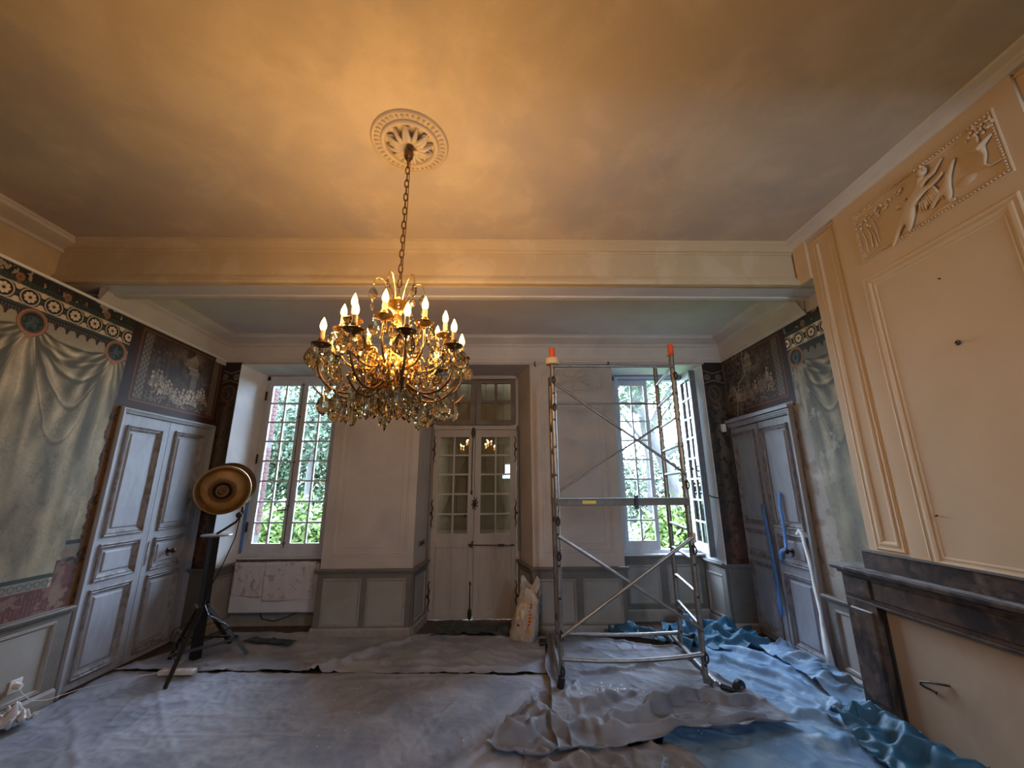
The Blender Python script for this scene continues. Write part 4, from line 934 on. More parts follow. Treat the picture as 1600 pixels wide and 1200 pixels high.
tree((5.2, 14, G), [(4.9, 14, G), (5, 14, 2.5), (4.7, 14, 5)], [((4.9, 13.8, 6.2), (2.4, 1.4, 1.9)), ((3.6, 13.6, 4.6), (1.1, .8, .8)), ((6.2, 13.6, 4.6), (1.0, .8, .9))], 5200, .09, M['leafC'], 'thin-leaved tree left of the leaning trunk in the right window', 11, .13,
     branches=[[(4.9, 14, 3), (4.2, 14, 4), (3.4, 13.8, 5)], [(5, 14, 3.2), (5.8, 14, 4.2), (6.4, 13.8, 5)], [(4.8, 14, 4), (4.3, 14, 5.2), (4.2, 13.8, 6.4)]])
# brick wing left of the left window: separate bricks and pale quoins
bw = empty('brick_wing', (-3.9, 6.5, G), 'red brick wall corner with pale stone blocks seen through left window', 'wall')
Mw = MB().box(-4.6, -3.93, 6.22, 6.9, G, 5.0).build('core', M['stone'], bw)
P6 = Plane((-3.93, 6.2, 0), (-1, 0, 0), (0, 0, 1), (0, -1, 0))
bk = MB().pbox(Plane((0, 0, 0), (-1, 0, 0), (0, 0, 1), (0, -1, 0)), 0, .21, 0, .058, -.01, .012).build('brick', M['brick'], bw, W=Matrix.Identity(4)); i = 0
BOX = MB().box(-.0, .014, 0, .10, 0, .058)
b2 = BOX.build('brick', M['brick'], bw, W=Matrix.Identity(4))
sk_ = MB().box(-.45, .016, -.012, .20, 0, .135).build('stone_block', M['stone'], bw, W=Matrix.Identity(4))
sk_used = bk_used = b2_used = False
def place(proto, used, W):
    if not used: proto.matrix_basis = world(bw).inverted() @ W; WM[proto.name] = W
    else: inst(proto, W, bw)
for r in range(45):
    z = .2+r*.068
    if r % 22 == 8:
        place(sk_, sk_used, Matrix.Translation((-3.93, 6.2, z))); sk_used = True
    if r % 22 in (8, 9): continue
    for q in range(1):
        place(bk, bk_used, Matrix.Translation((-3.935-q*.222-(.11 if r % 2 else 0), 6.21, z))); bk_used = True
    for q in range(6):
        place(b2, b2_used, Matrix.Translation((-3.93, 6.235+q*.112-(.03 if r % 2 else 0), z))); b2_used = True

# ================================================================== DUST SHEETS
def interp_poly(c00, c10, c11, c01, n, m):
    s = np.linspace(0, 1, n)[:, None, None]; t = np.linspace(0, 1, m)[None, :, None]
    a, b, c, d = (np.array(q, float) for q in (c00, c10, c11, c01))
    return (a*(1-s)+b*s)*(1-t)+(d*(1-s)+c*s)*t
def nz2(x, y, sc, seed, octs=3):
    g = np.random.default_rng(seed); out = np.zeros_like(x); amp = 1; tot = 0
    for o in range(octs):
        G_ = g.random((64, 64)); X = (x*sc+100) % 63; Y = (y*sc+100) % 63; xi = X.astype(int); yi = Y.astype(int); fx = X-xi; fy = Y-yi; fx = fx*fx*(3-2*fx); fy = fy*fy*(3-2*fy)
        out += amp*((G_[yi, xi]*(1-fx)+G_[yi, xi+1]*fx)*(1-fy)+(G_[yi+1, xi]*(1-fx)+G_[yi+1, xi+1]*fx)*fy); tot += amp; amp *= .5; sc *= 2.03
    return out/tot
def sheet(name, quad, n, m, mt, label, base=.004, folds=(), fine=.006, seed=1, edge=.04, lift=.01, crumple=0, cs=4, cat='dust sheet', group=None, thick=.003, rid=7.0, octs=2):
    """cloth laid on the floor. folds: (x0,y0,x1,y1,width,height)"""
    Pq = interp_poly(*quad, n, m); x, y = Pq[..., 0].copy(), Pq[..., 1].copy()
    s = np.linspace(0, 1, n)[:, None]; t = np.linspace(0, 1, m)[None, :]
    dx = (nz2(x, y, 2.2, seed+1)-.5)*edge*2; dy = (nz2(x, y, 2.2, seed+2)-.5)*edge*2; x += dx; y += dy
    h = base+fine*nz2(x, y, 5, seed+3)+0*x
    r = 1-abs(2*nz2(x+.4*y, y, rid, seed+4, 2)-1); h += fine*1.6*np.clip(r-.72, 0, 1)*3
    for (a, b, c, d, w, hh) in folds:
        L = math.hypot(c-a, d-b); q = np.clip(((x-a)*(c-a)+(y-b)*(d-b))/L**2, 0, 1)
        wob = .6*w*np.sin(q*9+seed+a*7)+.3*w*np.sin(q*23+b*5); nx, ny = -(d-b)/L, (c-a)/L
        dd = np.hypot(x-a-q*(c-a)-nx*wob, y-b-q*(d-b)-ny*wob); fall = np.clip(4*np.minimum(q, 1-q)+.25, 0, 1)
        side = (x-a)*nx+(y-b)*ny-wob; ww = np.where(side > 0, w*1.5, w*.7)
        h += hh*fall*np.exp(-(dd/ww)**2)
    if crumple:
        wx_ = x+.12*nz2(x, y, 3, seed+7); k1 = nz2(wx_+.5*y, (y-.5*x)*.45, cs*1.6, seed+8, octs); k2 = nz2((x-.6*y)*.5, y+.5*wx_, cs*2.2, seed+9, octs)
        h += crumple*(np.clip(1-abs(2*k1-1)*2.6, 0, 1)**1.3*.9+.7*np.clip(1-abs(2*k2-1)*3, 0, 1)**1.3)
        x += (k2-.5)*crumple*1.2; y += (k1-.5)*crumple*1.2
    ed = np.minimum(np.minimum(s, 1-s)*n, np.minimum(t, 1-t)*m)
    h = np.maximum(h, base)+lift*np.exp(-ed/1.2)*nz2(x, y, 3, seed+6)
    V = np.stack([x, y, h], -1).reshape(-1, 3); idx = np.arange(n*m).reshape(n, m)
    F = np.stack([idx[:-1, :-1], idx[1:, :-1], idx[1:, 1:], idx[:-1, 1:]], -1).reshape(-1, 4)
    me = bpy.data.meshes.new(name); c0 = V.mean(0); c0[2] = 0; me.from_pydata((V-c0).tolist(), [], F.tolist()); me.materials.append(mt)
    for p in me.polygons: p.use_smooth = True
    o = bpy.data.objects.new(name, me); link(o, None, Matrix.Translation(c0)); sd = o.modifiers.new('thickness', 'SOLIDIFY'); sd.thickness = thick; sd.offset = 1
    return tag(o, label, cat, group)
# main sheet, near left
sheet('dust_sheet', ((-3.40, 1.9), (.9, 1.9), (.42, 3.99), (-3.46, 4.15)), 260, 150, M['tarp'], 'large grey dust sheet covering the near left of the floor', .004,
      [(-2.2, 3.9, -.4, 3.93, .03, .010), (-1.2, 3.95, -2.1, 2.9, .012, .006), (-.9, 3.9, -1.5, 2.8, .012, .006), (-2.4, 4.0, -3.1, 3.3, .015, .007), (-.3, 3.8, -.6, 2.9, .012, .006), (.25, 3.4, .4, 3.9, .02, .014), (0, 3.05, .3, 3.5, .025, .016), (-1.6, 3.5, 0, 3.55, .012, .005), (-3.3, 3.6, -2.2, 2.6, .02, .008), (-2.9, 3.9, -1.6, 2.5, .015, .006), (-3.0, 3.5, -1.0, 3.3, .014, .005), (-2.6, 3.2, -.4, 3.1, .014, .006), (-.6, 3.3, .3, 3.75, .02, .012), (-.2, 2.9, .2, 3.4, .02, .014)], .0055, 3, rid=11)
sheet('dust_sheet', ((-3.50, 4.155), (.36, 3.985), (.46, 4.84), (-3.05, 5.12)), 240, 60, M['tarp'], 'grey dust sheet under the tripod lamp, its front edge curling up', .008,
      [(-1.75, 4.12, -1.48, 4.12, .045, .055), (-2.5, 4.16, -2.3, 4.16, .03, .028), (-1.60, 4.08, -1.25, 4.55, .035, .05), (-1.28, 4.5, -.95, 4.85, .035, .04), (-3.4, 4.22, -2.6, 4.2, .05, .018), (-2.1, 4.3, -.4, 4.25, .04, .012), (-.95, 4.12, .2, 4.10, .03, .018)], .010, 14, lift=.022, edge=.022, rid=5)
sheet('dust_sheet', ((.30, 2.86), (1.97, 3.10), (1.68, 4.42), (.42, 4.86)), 170, 170, M['tarp2'], 'worn grey dust sheet bunched into folds under the scaffold', .034,
      [(.02, 2.98, .42, 3.16, .05, .085), (.42, 3.16, .80, 3.02, .05, .05), (.66, 3.10, 1.18, 3.32, .035, .075), (1.02, 3.28, 1.45, 3.52, .035, .085), (1.42, 3.5, 1.85, 3.36, .04, .07), (1.0, 3.0, 1.8, 3.25, .03, .045), (.5, 3.25, 1.1, 3.62, .03, .035), (.6, 3.9, 1.55, 4.05, .03, .03), (.62, 3.0, 1.9, 3.05, .04, .045), (1.05, 3.05, 1.3, 3.2, .03, .06), (.5, 3.3, .9, 3.5, .05, .035), (.45, 3.5, .62, 3.78, .02, .03)], .006, 21, edge=.05, lift=.04, crumple=.024, cs=1.5, octs=1)
sheet('dust_sheet', ((-.1, 2.92), (.40, 2.86), (.50, 3.50), (.25, 3.62)), 70, 70, M['tarp2'], 'corner of grey dust sheet rumpled left of the scaffold foot', .018,
      [(-.02, 3.02, .40, 3.20, .05, .07), (.0, 3.2, .35, 3.4, .04, .03)], .01, 27, lift=.05, crumple=.03, cs=3)
sheet('dust_sheet', ((.75, 2.4), (2.45, 2.4), (2.78, 4.78), (1.72, 4.62)), 190, 230, M['blue'], 'pale blue dust sheet spread along the right wall', .004,
      [(1.84, 4.55, 2.45, 3.5, .05, .05), (2.2, 4.55, 2.62, 3.6, .05, .06), (2.45, 3.5, 2.30, 3.1, .04, .05), (2.0, 4.0, 2.35, 3.3, .03, .03), (1.9, 3.3, 2.3, 3.2, .04, .04), (1.75, 4.3, 2.05, 4.05, .04, .03), (2.6, 4.6, 2.74, 3.4, .05, .07), (1.9, 3.0, 2.4, 2.9, .05, .04)], .007, 33, lift=.02, crumple=.016, cs=1.6, octs=1)
sheet('dust_sheet', ((1.72, 4.42), (2.60, 4.35), (2.74, 5.02), (1.80, 5.10)), 110, 90, M['teal'], 'crumpled heap of dark blue sheet behind the scaffold wheels', .02,
      [(1.85, 4.75, 2.3, 4.95, .07, .10), (2.2, 4.6, 2.55, 4.95, .07, .09), (2.0, 4.55, 2.5, 4.5, .05, .05), (1.9, 4.95, 2.6, 5.0, .06, .08)], .012, 41, lift=.02, crumple=.085, cs=1.9, octs=1)
sheet('dust_sheet', ((2.42, 3.30), (2.80, 3.30), (2.80, 4.46), (2.52, 4.40)), 60, 120, M['blue'], 'folded edge of blue sheet pushed against the right door', .03,
      [(2.6, 3.4, 2.68, 4.4, .07, .05), (2.72, 3.4, 2.76, 4.4, .04, .05)], .014, 45, lift=.03, crumple=.05, cs=1.8, octs=1)
sheet('dust_sheet', ((1.10, 4.88), (1.80, 4.52), (1.86, 4.78), (1.15, 5.06)), 90, 40, M['teal'], 'narrow dark blue sheet trailing behind the scaffold', .02,
      [(1.15, 4.98, 1.8, 4.68, .05, .04)], .02, 47, lift=.03, crumple=.03, cs=4)
sheet('dust_sheet', ((2.05, 2.45), (2.56, 2.35), (2.53, 3.24), (2.26, 3.22)), 90, 110, M['teal'], 'bunched teal sheet piled at the foot of the fireplace', .03,
      [(2.3, 3.12, 2.5, 3.1, .05, .07), (2.4, 3.15, 2.42, 2.5, .07, .10), (2.25, 3.0, 2.2, 2.5, .05, .05)], .012, 51, lift=.03, crumple=.06, cs=1.7, octs=1)
sheet('dust_sheet', ((-.80, 4.90), (.38, 4.86), (.40, 5.10), (-.80, 5.30)), 90, 50, M['darktarp'], 'dark blue-black sheet on the threshold of the glazed door', .012,
      [(-.7, 5.1, .2, 5.1, .05, .02), (-.2, 4.95, .3, 5.05, .04, .03)], .014, 55, lift=.02, crumple=.02, cs=4)
sheet('dust_sheet', ((.05, 2.3), (1.35, 2.3), (1.10, 2.93), (.12, 2.92)), 90, 40, M['beigetarp'], 'dusty beige cloth showing below the folded grey sheets', .006,
      [(.2, 2.8, .9, 2.86, .04, .02)], .014, 59, lift=.02, crumple=.02, cs=4)
sheet('crumpled_film', ((-3.58, 3.16), (-3.26, 3.12), (-3.26, 3.34), (-3.50, 3.42)), 44, 40, M['white'], 'crumpled white plastic film by the left wall', .01, [(-3.5, 3.35, -3.3, 3.2, .03, .06)], .02, 63, lift=.04, crumple=.07, cs=8, cat='plastic film')
sheet('dust_sheet', ((-2.75, 4.78), (-2.2, 4.62), (-2.15, 4.74), (-2.7, 4.88)), 40, 16, M['darktarp'], 'dark strip standing in for the black gap of a folded sheet behind the tripod lamp', .03, [], .01, 66, lift=.02, cat='dust sheet')  # near-black piece stands in for the shaded gap of a folded sheet
# plaster crumbs on the sheets
r_ = random.Random(9); pc = MB()
for k in range(170):
    if k < 60: x, y = r_.gauss(.82, .10), r_.gauss(3.60, .035)
    elif k < 85: x, y = r_.gauss(1.42, .07), r_.gauss(3.42, .04)
    else: x, y = r_.uniform(-1.8, 1.6), r_.uniform(3.0, 3.9)
    s = r_.uniform(.002, .006) if k >= 60 else r_.uniform(.003, .010)
    pc.blob((x, y, .055 if k < 85 else .022), (s, s*1.4, s*.4), Matrix.Rotation(r_.uniform(0, 3), 3, 'Z'), 5, 3)
tag(pc.build('plaster_crumbs', M['plastic']), 'white plaster crumbs scattered on the grey sheets', 'debris', kind='stuff')
# ================================================================== CEILING ROSE
cr = empty('ceiling_rose', (-.59, 2.08, 3.69), 'round carved plaster rose on the ceiling above the chandelier', 'ceiling rose')
Wr = Matrix.Translation((-.59, 2.08, 3.69)) @ Matrix.Rotation(PI, 4, 'X')
MB().lathe([(.238, -.01), (.236, .012), (.228, .018), (.222, .016), (.220, .010), (.180, .010), (.178, .022), (.170, .030), (.158, .030), (.150, .022), (.146, .002), (.13, -.02), (.02, -.02)], Wr, 64).build('ring', M['ceiling'], cr, smooth=True)
lf = MB().blob((0, 0, 0), (.017, .007, .010), seg=8, ring=5).blob((.004, .010, -.002), (.012, .003, .006), seg=6, ring=4)
lo = None
for k in range(40):
    a = 2*PI*k/40; Wk = Wr @ Matrix.Rotation(a, 4, 'Z') @ Matrix.Translation((.2, 0, .012))
    if lo is None:
        lf.v = [Wk @ v for v in lf.v]; lo = lf.build('leaf', M['ceiling'], cr, W=Wk, smooth=True)
    else: inst(lo, Wk, cr)
ac = MB()   # central acanthus: curling lobes
for k in range(6):
    a = 2*PI*k/6
    for j in range(3):
        t0 = a+(j-1)*.26; pts = []
        for q in range(7):
            f = q/6; rr = .025+.118*f; th = t0+(j-1)*.25*f
            pts.append(Wr @ Vector((rr*math.cos(th), rr*math.sin(th), .012+.040*math.sin(f*PI))))
        ac.tube(pts, [.008, .013, .016, .016, .014, .011, .006], 7)
    cx, cy = .118*math.cos(a+.52), .118*math.sin(a+.52)
    ac.tube([Wr @ Vector((cx+.020*(1-q/16)*math.cos(q*.75), cy+.020*(1-q/16)*math.sin(q*.75), .02+.001*q)) for q in range(14)], [.007-.0003*q for q in range(14)], 6)
    for q in range(4): ac.blob(Wr @ Vector(((.06+.02*q)*math.cos(a+.52), (.06+.02*q)*math.sin(a+.52), .03)), (.008, .008, .010), seg=6, ring=4)
ac.build('acanthus', M['ceiling'], cr, smooth=True)
sc_ = MB()
for k in range(2):
    s = 1 if k else -1
    sc_.tube([Wr @ Vector((s*(.012+.042*(1-math.cos(q*.35))*.8), -.035+.03*math.sin(q*.42)-.002*q, .05)) for q in range(11)], [.007]*11, 7)
    sc_.blob(Wr @ Vector((s*.035, -.03, .04)), (.026, .022, .016))
sc_.build('shell', M['ceiling'], cr, smooth=True)

# ================================================================== CHANDELIER
CX, CY = -.60, 2.10
ch = empty('chandelier', (CX, CY, 3.64), 'large gilt chandelier with lit candle bulbs and cut crystal drops on a chain', 'chandelier')
MB().lathe([(.001, 3.655), (.02, 3.65), (.03, 3.63), (.028, 3.60), (.012, 3.575), (.001, 3.57)], Matrix.Translation((CX, CY, 0)), 16).build('ceiling_hook', M['bronze'], ch, smooth=True)
ln = MB(); pts = [(0, .011*math.cos(t), .030*math.sin(t) if abs(math.sin(t)) < .9 else .030*math.sin(t)) for t in [2*PI*q/14 for q in range(15)]]
ln.tube([Vector(p) for p in pts], .0038, 6, caps=False); W0 = Matrix.Translation((CX, CY, 3.55)); ln.v = [W0 @ v for v in ln.v]
l0 = ln.build('chain_link', M['bronze'], ch, W=W0, smooth=True)
for k in range(1, 19): inst(l0, Matrix.Translation((CX, CY, 3.55-k*.0485)) @ Matrix.Rotation(R(90)*(k % 2)+.2, 4, 'Z'), ch)
MB().tube([(CX+.012, CY, 3.6), (CX+.012, CY+.01, 3.2), (CX+.008, CY, 2.7)], .0025, 6).build('flex', M['bronze'], ch)
T0 = Matrix.Translation((CX, CY, 0))
MB().lathe([(.001, 2.66), (.012, 2.655), (.016, 2.64), (.010, 2.63), (.03, 2.615), (.072, 2.60), (.076, 2.59), (.06, 2.575), (.035, 2.56), (.026, 2.545), (.02, 2.53)], T0, 24).build('crown_cup', M['gold'], ch, smooth=True)
MB().lathe([(.018, 2.54), (.028, 2.50), (.024, 2.42), (.032, 2.36), (.022, 2.30), (.04, 2.27), (.07, 2.24), (.075, 2.20), (.055, 2.17), (.03, 2.14), (.04, 2.11), (.03, 2.08), (.012, 2.06), (.001, 2.05)], T0, 20).build('stem', M['gold'], ch, smooth=True)
# crystals
def crystal_mb(w, h, d):
    n = 8; mb = MB(); rings = [(.0, 1.0), (.42, .86), (.80, .66), (1.0, .42), (.72, .20), (0, 0)]
    vs = []; fs = []
    for r, z in rings: vs += [(w/2*r*math.cos(2*PI*k/n), d/2*r*math.sin(2*PI*k/n), -h*(1-z)) for k in range(n)]
    for i in range(len(rings)-1):
        for k in range(n): fs.append((i*n+k, i*n+(k+1) % n, (i+1)*n+(k+1) % n, (i+1)*n+k))
    mb.add(vs, fs); return mb
protos = {}
def crystal(kind, p, rz=0, par=None):
    W = Matrix.Translation(p) @ Matrix.Rotation(rz, 4, 'Z')
    if kind not in protos:
        w, h, d = dict(big=(.070, .112, .030), mid=(.052, .088, .022), small=(.030, .062, .016), bead=(.014, .016, .014))[kind]
        mb = crystal_mb(w, h, d); mb.v = [W @ v for v in mb.v]; protos[kind] = mb.build('crystal_bead' if kind == 'bead' else 'crystal_drop', M['crystal'], ch, W=W)
        return protos[kind]
    return inst(protos[kind], W, ch)
rc = random.Random(5)
# crown wires with strings
for k in range(6):
    a = 2*PI*k/6+.35; c, s = math.cos(a), math.sin(a)
    MB().tube([(CX+c*r, CY+s*r, z) for r, z in ((.03, 2.60), (.055, 2.68), (.085, 2.735), (.115, 2.745), (.135, 2.725), (.138, 2.70))], [.004, .004, .0035, .003, .003, .003], 6).build('crown_wire', M['gold'], ch, smooth=True)
    x, y = CX+c*.138, CY+s*.138
    crystal('bead', (x, y, 2.70)); crystal('mid', (x, y, 2.685), a); crystal('bead', (x, y, 2.612)); crystal('small', (x, y, 2.597), a+.8)
for k in range(6):   # bead strings from the crown down to the upper arms
    a = 2*PI*k/6+.8; 
    for q in range(9):
        f = q/8; r = .07+.10*f**1.3; crystal('bead', (CX+r*math.cos(a), CY+r*math.sin(a), 2.58-.19*f))
def bez(p, n=14):
    out = []
    for i in range(n+1):
        t = i/n; q = [Vector(v) for v in p]
        while len(q) > 1: q = [a.lerp(b, t) for a, b in zip(q[:-1], q[1:])]
        out.append(q[0])
    return out
bulbs = []
flame = [(.001, .052), (.004, .046), (.009, .034), (.0145, .018), (.0165, .004), (.015, -.008), (.010, -.018), (.008, -.022)]
proto_arm = {}
def arm(kind, ang):
    # local frame: x outwards
    if kind == 'low': r, zc, src = .365, 2.30, [(.05, 0, 2.20), (.12, 0, 2.03), (.30, 0, 2.00), (.40, 0, 2.12), (.365, 0, 2.27)]
    else: r, zc, src = .275, 2.40, [(.03, 0, 2.28), (.10, 0, 2.17), (.22, 0, 2.16), (.31, 0, 2.24), (.275, 0, 2.37)]
    W = T0 @ Matrix.Rotation(ang, 4, 'Z'); m = M['bronze'] if kind == 'low' else M['gold']
    if kind not in proto_arm:
        def put(mb): mb.v = [W @ v for v in mb.v]; return mb
        mb = MB(); pts = bez(src); mb.tube(pts, [.0075-.00012*i for i in range(len(pts))], 8)
        if kind == 'low': mb.tube([p+Vector((0, 0, -.018)) for p in bez([(.06, 0, 2.19), (.14, 0, 2.01), (.30, 0, 1.99), (.38, 0, 2.10)], 10)], .005, 7)
        for cx, cz, s0, dr in ((.17 if kind == 'low' else .13, 2.14 if kind == 'low' else 2.25, .038, 1), (.27 if kind == 'low' else .21, 2.13 if kind == 'low' else 2.26, .026, -1)):
            mb.tube([(cx+s0*(1-q/20)*math.cos(dr*q*.55), 0, cz+s0*(1-q/20)*math.sin(dr*q*.55)) for q in range(17)], .0042, 6)
        A = put(mb).build('arm', m, ch, W=W, smooth=True)
        mb = MB().lathe([(.004, zc-.035), (.010, zc-.028), (.008, zc-.02), (.020, zc-.012), (.043, zc-.004), (.050, zc+.004), (.047, zc+.006), (.020, zc+.001), (.014, zc+.014), (.019, zc+.02), (.017, zc+.03), (.001, zc+.03)], Matrix.Translation((r, 0, 0)), 20)
        put(mb).build('drip_pan', m, A, W=W, smooth=True)
        mb = MB().lathe([(.0125, zc+.02), (.0125, zc+.072), (.0105, zc+.076), (.001, zc+.076)], Matrix.Translation((r, 0, 0)), 14); put(mb).build('candle', M['candle'], A, W=W, smooth=True)
        mb = MB().lathe([(a_, b_+zc+.098) for a_, b_ in flame], Matrix.Translation((r, 0, 0)), 14); put(mb).build('bulb', M['bulb'], A, W=W, smooth=True)
        proto_arm[kind] = A
    else: copy_tree(proto_arm[kind], W, ch)
    p = W @ Vector((r, 0, zc+.10)); bulbs.append(p)
    n = 5 if kind == 'low' else 4
    for q in range(n):
        b = 2*PI*q/n+.4; pc_ = W @ Vector((r+.044*math.cos(b), .044*math.sin(b), zc-.004)); crystal('bead', pc_)
        crystal('mid' if (q % 2 or kind == 'up') else 'big', (pc_.x, pc_.y, zc-.020), ang+b)
    if kind == 'low':
        for rr, zz, kd in ((.10, 2.075, 'big'), (.16, 2.045, 'mid'), (.215, 2.030, 'big'), (.275, 2.035, 'mid'), (.325, 2.06, 'big')):
            pc_ = W @ Vector((rr, rc.uniform(-.02, .02), zz)); crystal('bead', (pc_.x, pc_.y, pc_.z)); crystal(kd, (pc_.x, pc_.y, pc_.z-.015), ang+rc.uniform(-1, 1))
    else:
        for rr, zz, kd in ((.09, 2.19, 'mid'), (.15, 2.175, 'small'), (.22, 2.19, 'mid')):
            pc_ = W @ Vector((rr, 0, zz)); crystal('bead', (pc_.x, pc_.y, pc_.z)); crystal(kd, (pc_.x, pc_.y, pc_.z-.015), ang+rc.uniform(-1, 1))
for a in (-155, -105, -67, -22, 12, 62, 115, 172): arm('low', R(a))
for a in (-158, -124, -87, -45, -5, 45, 92, 140): arm('up', R(a))
# gilt scrolls and leaves round the body
for k in range(8):
    a = 2*PI*k/8+.1; Wk = T0 @ Matrix.Rotation(a, 4, 'Z'); mb = MB()
    mb.tube([Wk @ Vector(p) for p in bez([(.04, 0, 2.12), (.16, 0, 2.10), (.17, 0, 2.24), (.08, 0, 2.26), (.10, 0, 2.33), (.15, 0, 2.30)], 16)], [.010-.0004*i for i in range(17)], 7)
    mb.blob(Wk @ Vector((.10, 0, 2.15)), (.014, .030, .04), Wk.to_3x3()); mb.blob(Wk @ Vector((.085, 0, 2.24)), (.012, .022, .034), Wk.to_3x3())
    mb.tube([Wk @ Vector((.20+.030*(1-q/18)*math.cos(q*.6), .0, 2.165+.030*(1-q/18)*math.sin(q*.6))) for q in range(15)], .0045, 6)
    mb.build('gilt_scroll', M['gold'], ch, smooth=True)
def pan(a, r, z): return Vector((CX+r*math.cos(R(a)), CY+r*math.sin(R(a)), z))
la = (-155, -105, -67, -22, 12, 62, 115, 172)
for i, a in enumerate(la):   # bead garlands from pan to pan and up to the crown
    p0, p1 = pan(a, .335, 2.27), pan(la[(i+1) % 8], .335, 2.27)
    for q in range(1, 9):
        f = q/9; p = p0.lerp(p1, f); crystal('bead', (p.x, p.y, p.z-.10*4*f*(1-f)))
    p = p0.lerp(p1, .5); crystal('mid', (p.x, p.y, p.z-.115), R(a))
for k in range(16):
    a = 2*PI*k/16+.1; rr = .22+.05*(k % 2); x, y = CX+rr*math.cos(a), CY+rr*math.sin(a); crystal('bead', (x, y, 2.075)); crystal('big' if k % 2 else 'mid', (x, y, 2.06), a)
for k in range(14):
    a = 2*PI*k/14; x, y = CX+.13*math.cos(a), CY+.13*math.sin(a); crystal('big' if k % 2 else 'mid', (x, y, 2.10), a)
for k in range(8):
    a = 2*PI*k/8+.2; x, y = CX+.06*math.cos(a), CY+.06*math.sin(a); crystal('big', (x, y, 2.075), a)
crystal('big', (CX, CY, 2.05))
for p in bulbs:
    l = bpy.data.lights.new('candle_light', 'POINT'); l.energy = BULB_W; l.color = (1.0, .55, .19); l.shadow_soft_size = .018
    o = bpy.data.objects.new('candle_light', l); o.location = p+Vector((0, 0, .07)); COL.objects.link(o)

# ================================================================== FIREPLACE
XM = 2.54; PM = Plane((XM, 0, 0), (0, 1, 0), (0, 0, 1), (-1, 0, 0))
fp = empty('fireplace', (2.6, 2.1, 0), 'dark brown marble fireplace surround with a dusty mantel shelf and a beige fireboard', 'fireplace')
for a, b in ((2.985, 3.235), (.965, 1.215)):
    jb = MB().box(XM, 2.85, a, b, 0, .80).build('jamb', M['marble'], fp, bevel=.004)
    MB().bevbox(PM, a+.035, b-.035, .16, .74, 0, .010, .008).build('jamb_panel', M['marble'], jb)
    MB().box(XM-.012, 2.85, a-.012, b+.012, 0, .10).build('plinth', M['marble'], jb, bevel=.004)
MB().box(XM, 2.85, .965, 3.235, .80, .965).build('lintel', M['marble'], fp, bevel=.004)
MB().bevbox(PM, 1.22, 2.98, .825, .945, 0, .008, .006).build('frieze_panel', M['marble'], fp)
for a in (3.0, .98): MB().bevbox(PM, a, a+.22, .82, .95, 0, .010, .006).build('corner_block', M['marble'], fp)
MB().box(XM-.012, XM+.02, 1.2, 3.0, .785, .80).build('bead', M['marble'], fp, bevel=.003)
MB().box(XM-.02, 2.84, .945, 3.255, .962, .982).build('bed_moulding', M['marble'], fp, bevel=.005)
sh_ = MB().box(XM-.05, 2.84, .92, 3.285, .985, 1.018).build('mantel_shelf', M['marble'], fp, bevel=.008)
MB().box(XM-.045, 2.84, .925, 3.28, 1.018, 1.0205).build('dust_layer', M['dustmarble'], sh_)
MB().box(2.565, 2.60, 1.16, 3.045, 1.02, 1.135).build('upstand', M['marble'], fp, bevel=.004)
MB().box(2.556, 2.60, 1.155, 3.05, 1.135, 1.147).build('upstand_edge', M['rail'], fp)
MB().box(2.79, 2.84, 3.17, 3.25, 1.02, 1.09).build('end_block', M['marble'], fp, bevel=.003)
fbd = MB().box(2.582, 2.60, 1.215, 2.985, 0, .785).build('fireboard', M['fboard'], fp)
MB().box(2.57, 2.59, 2.962, 2.985, 0, .785).build('board_edge', M['near_black'], fp)  # narrow near-black strip along the far edge of the fireboard
MB().tube([(2.60, 2.615, .465), (2.575, 2.65, .46), (2.56, 2.72, .445), (2.555, 2.79, .42), (2.56, 2.80, .405), (2.57, 2.78, .395), (2.585, 2.74, .39), (2.58, 2.725, .388)], [.005, .006, .006, .006, .006, .006, .006, .009], 8).build('iron_hook', M['iron'], fbd, smooth=True)
MB().blob((2.582, 2.16, .35), (.004, .016, .012)).build('knot', M['iron'], fbd)

# ================================================================== SCAFFOLD TOWER
sf = empty('scaffold_tower', (1.1, 4.05, 0), 'narrow aluminium scaffold tower on castors in front of the right window', 'scaffold')
FL, FR, RL, RR = (.462, 3.68), (1.62, 3.68), (.525, 4.44), (1.75, 4.44)
rt = .0235
def post(xy, z0, z1):
    p = MB().tube([(xy[0], xy[1], z0), (xy[0], xy[1], z1)], rt, 14).build('post', M['alu'], sf, smooth=True)
    q = MB()
    for z in [z0+.13+.25*i for i in range(int((z1-z0-.1)/.25))]: q.tube([(xy[0]-.001, xy[1]-rt-.002, z), (xy[0], xy[1]-rt+.006, z)], .011, 8)
    q.build('pin_hole', M['black'], p)
    for z in (1.46,): MB().tube([(xy[0], xy[1], z-.05), (xy[0], xy[1], z+.05)], rt+.004, 14).build('spigot_sleeve', M['alu'], p, smooth=True)
post(FL, .06, 2.80); post(FR, .06, 2.84); post(RL, .06, 2.80); post(RR, .06, 2.93)
for (a, b) in ((FL, RL), (FR, RR)):
    for z in (.47, .72, .98, 1.22, 1.46, 1.71, 1.96, 2.22, 2.46, 2.71):
        MB().tube([(a[0], a[1], z), (b[0], b[1], z)], .015, 10).build('rung', M['alu'], sf, smooth=True)
def bar(a, za, b, zb, r, name, mm='alu', sag=0, seg=1):
    pts = [Vector((a[0], a[1], za)).lerp(Vector((b[0], b[1], zb)), t/8)-Vector((0, 0, sag*4*(t/8)*(1-t/8))) for t in range(9)]
    return MB().tube(pts, r, 10).build(name, M[mm], sf, smooth=True)
off = -.035
f_ = lambda p, d=off: (p[0], p[1]+d)
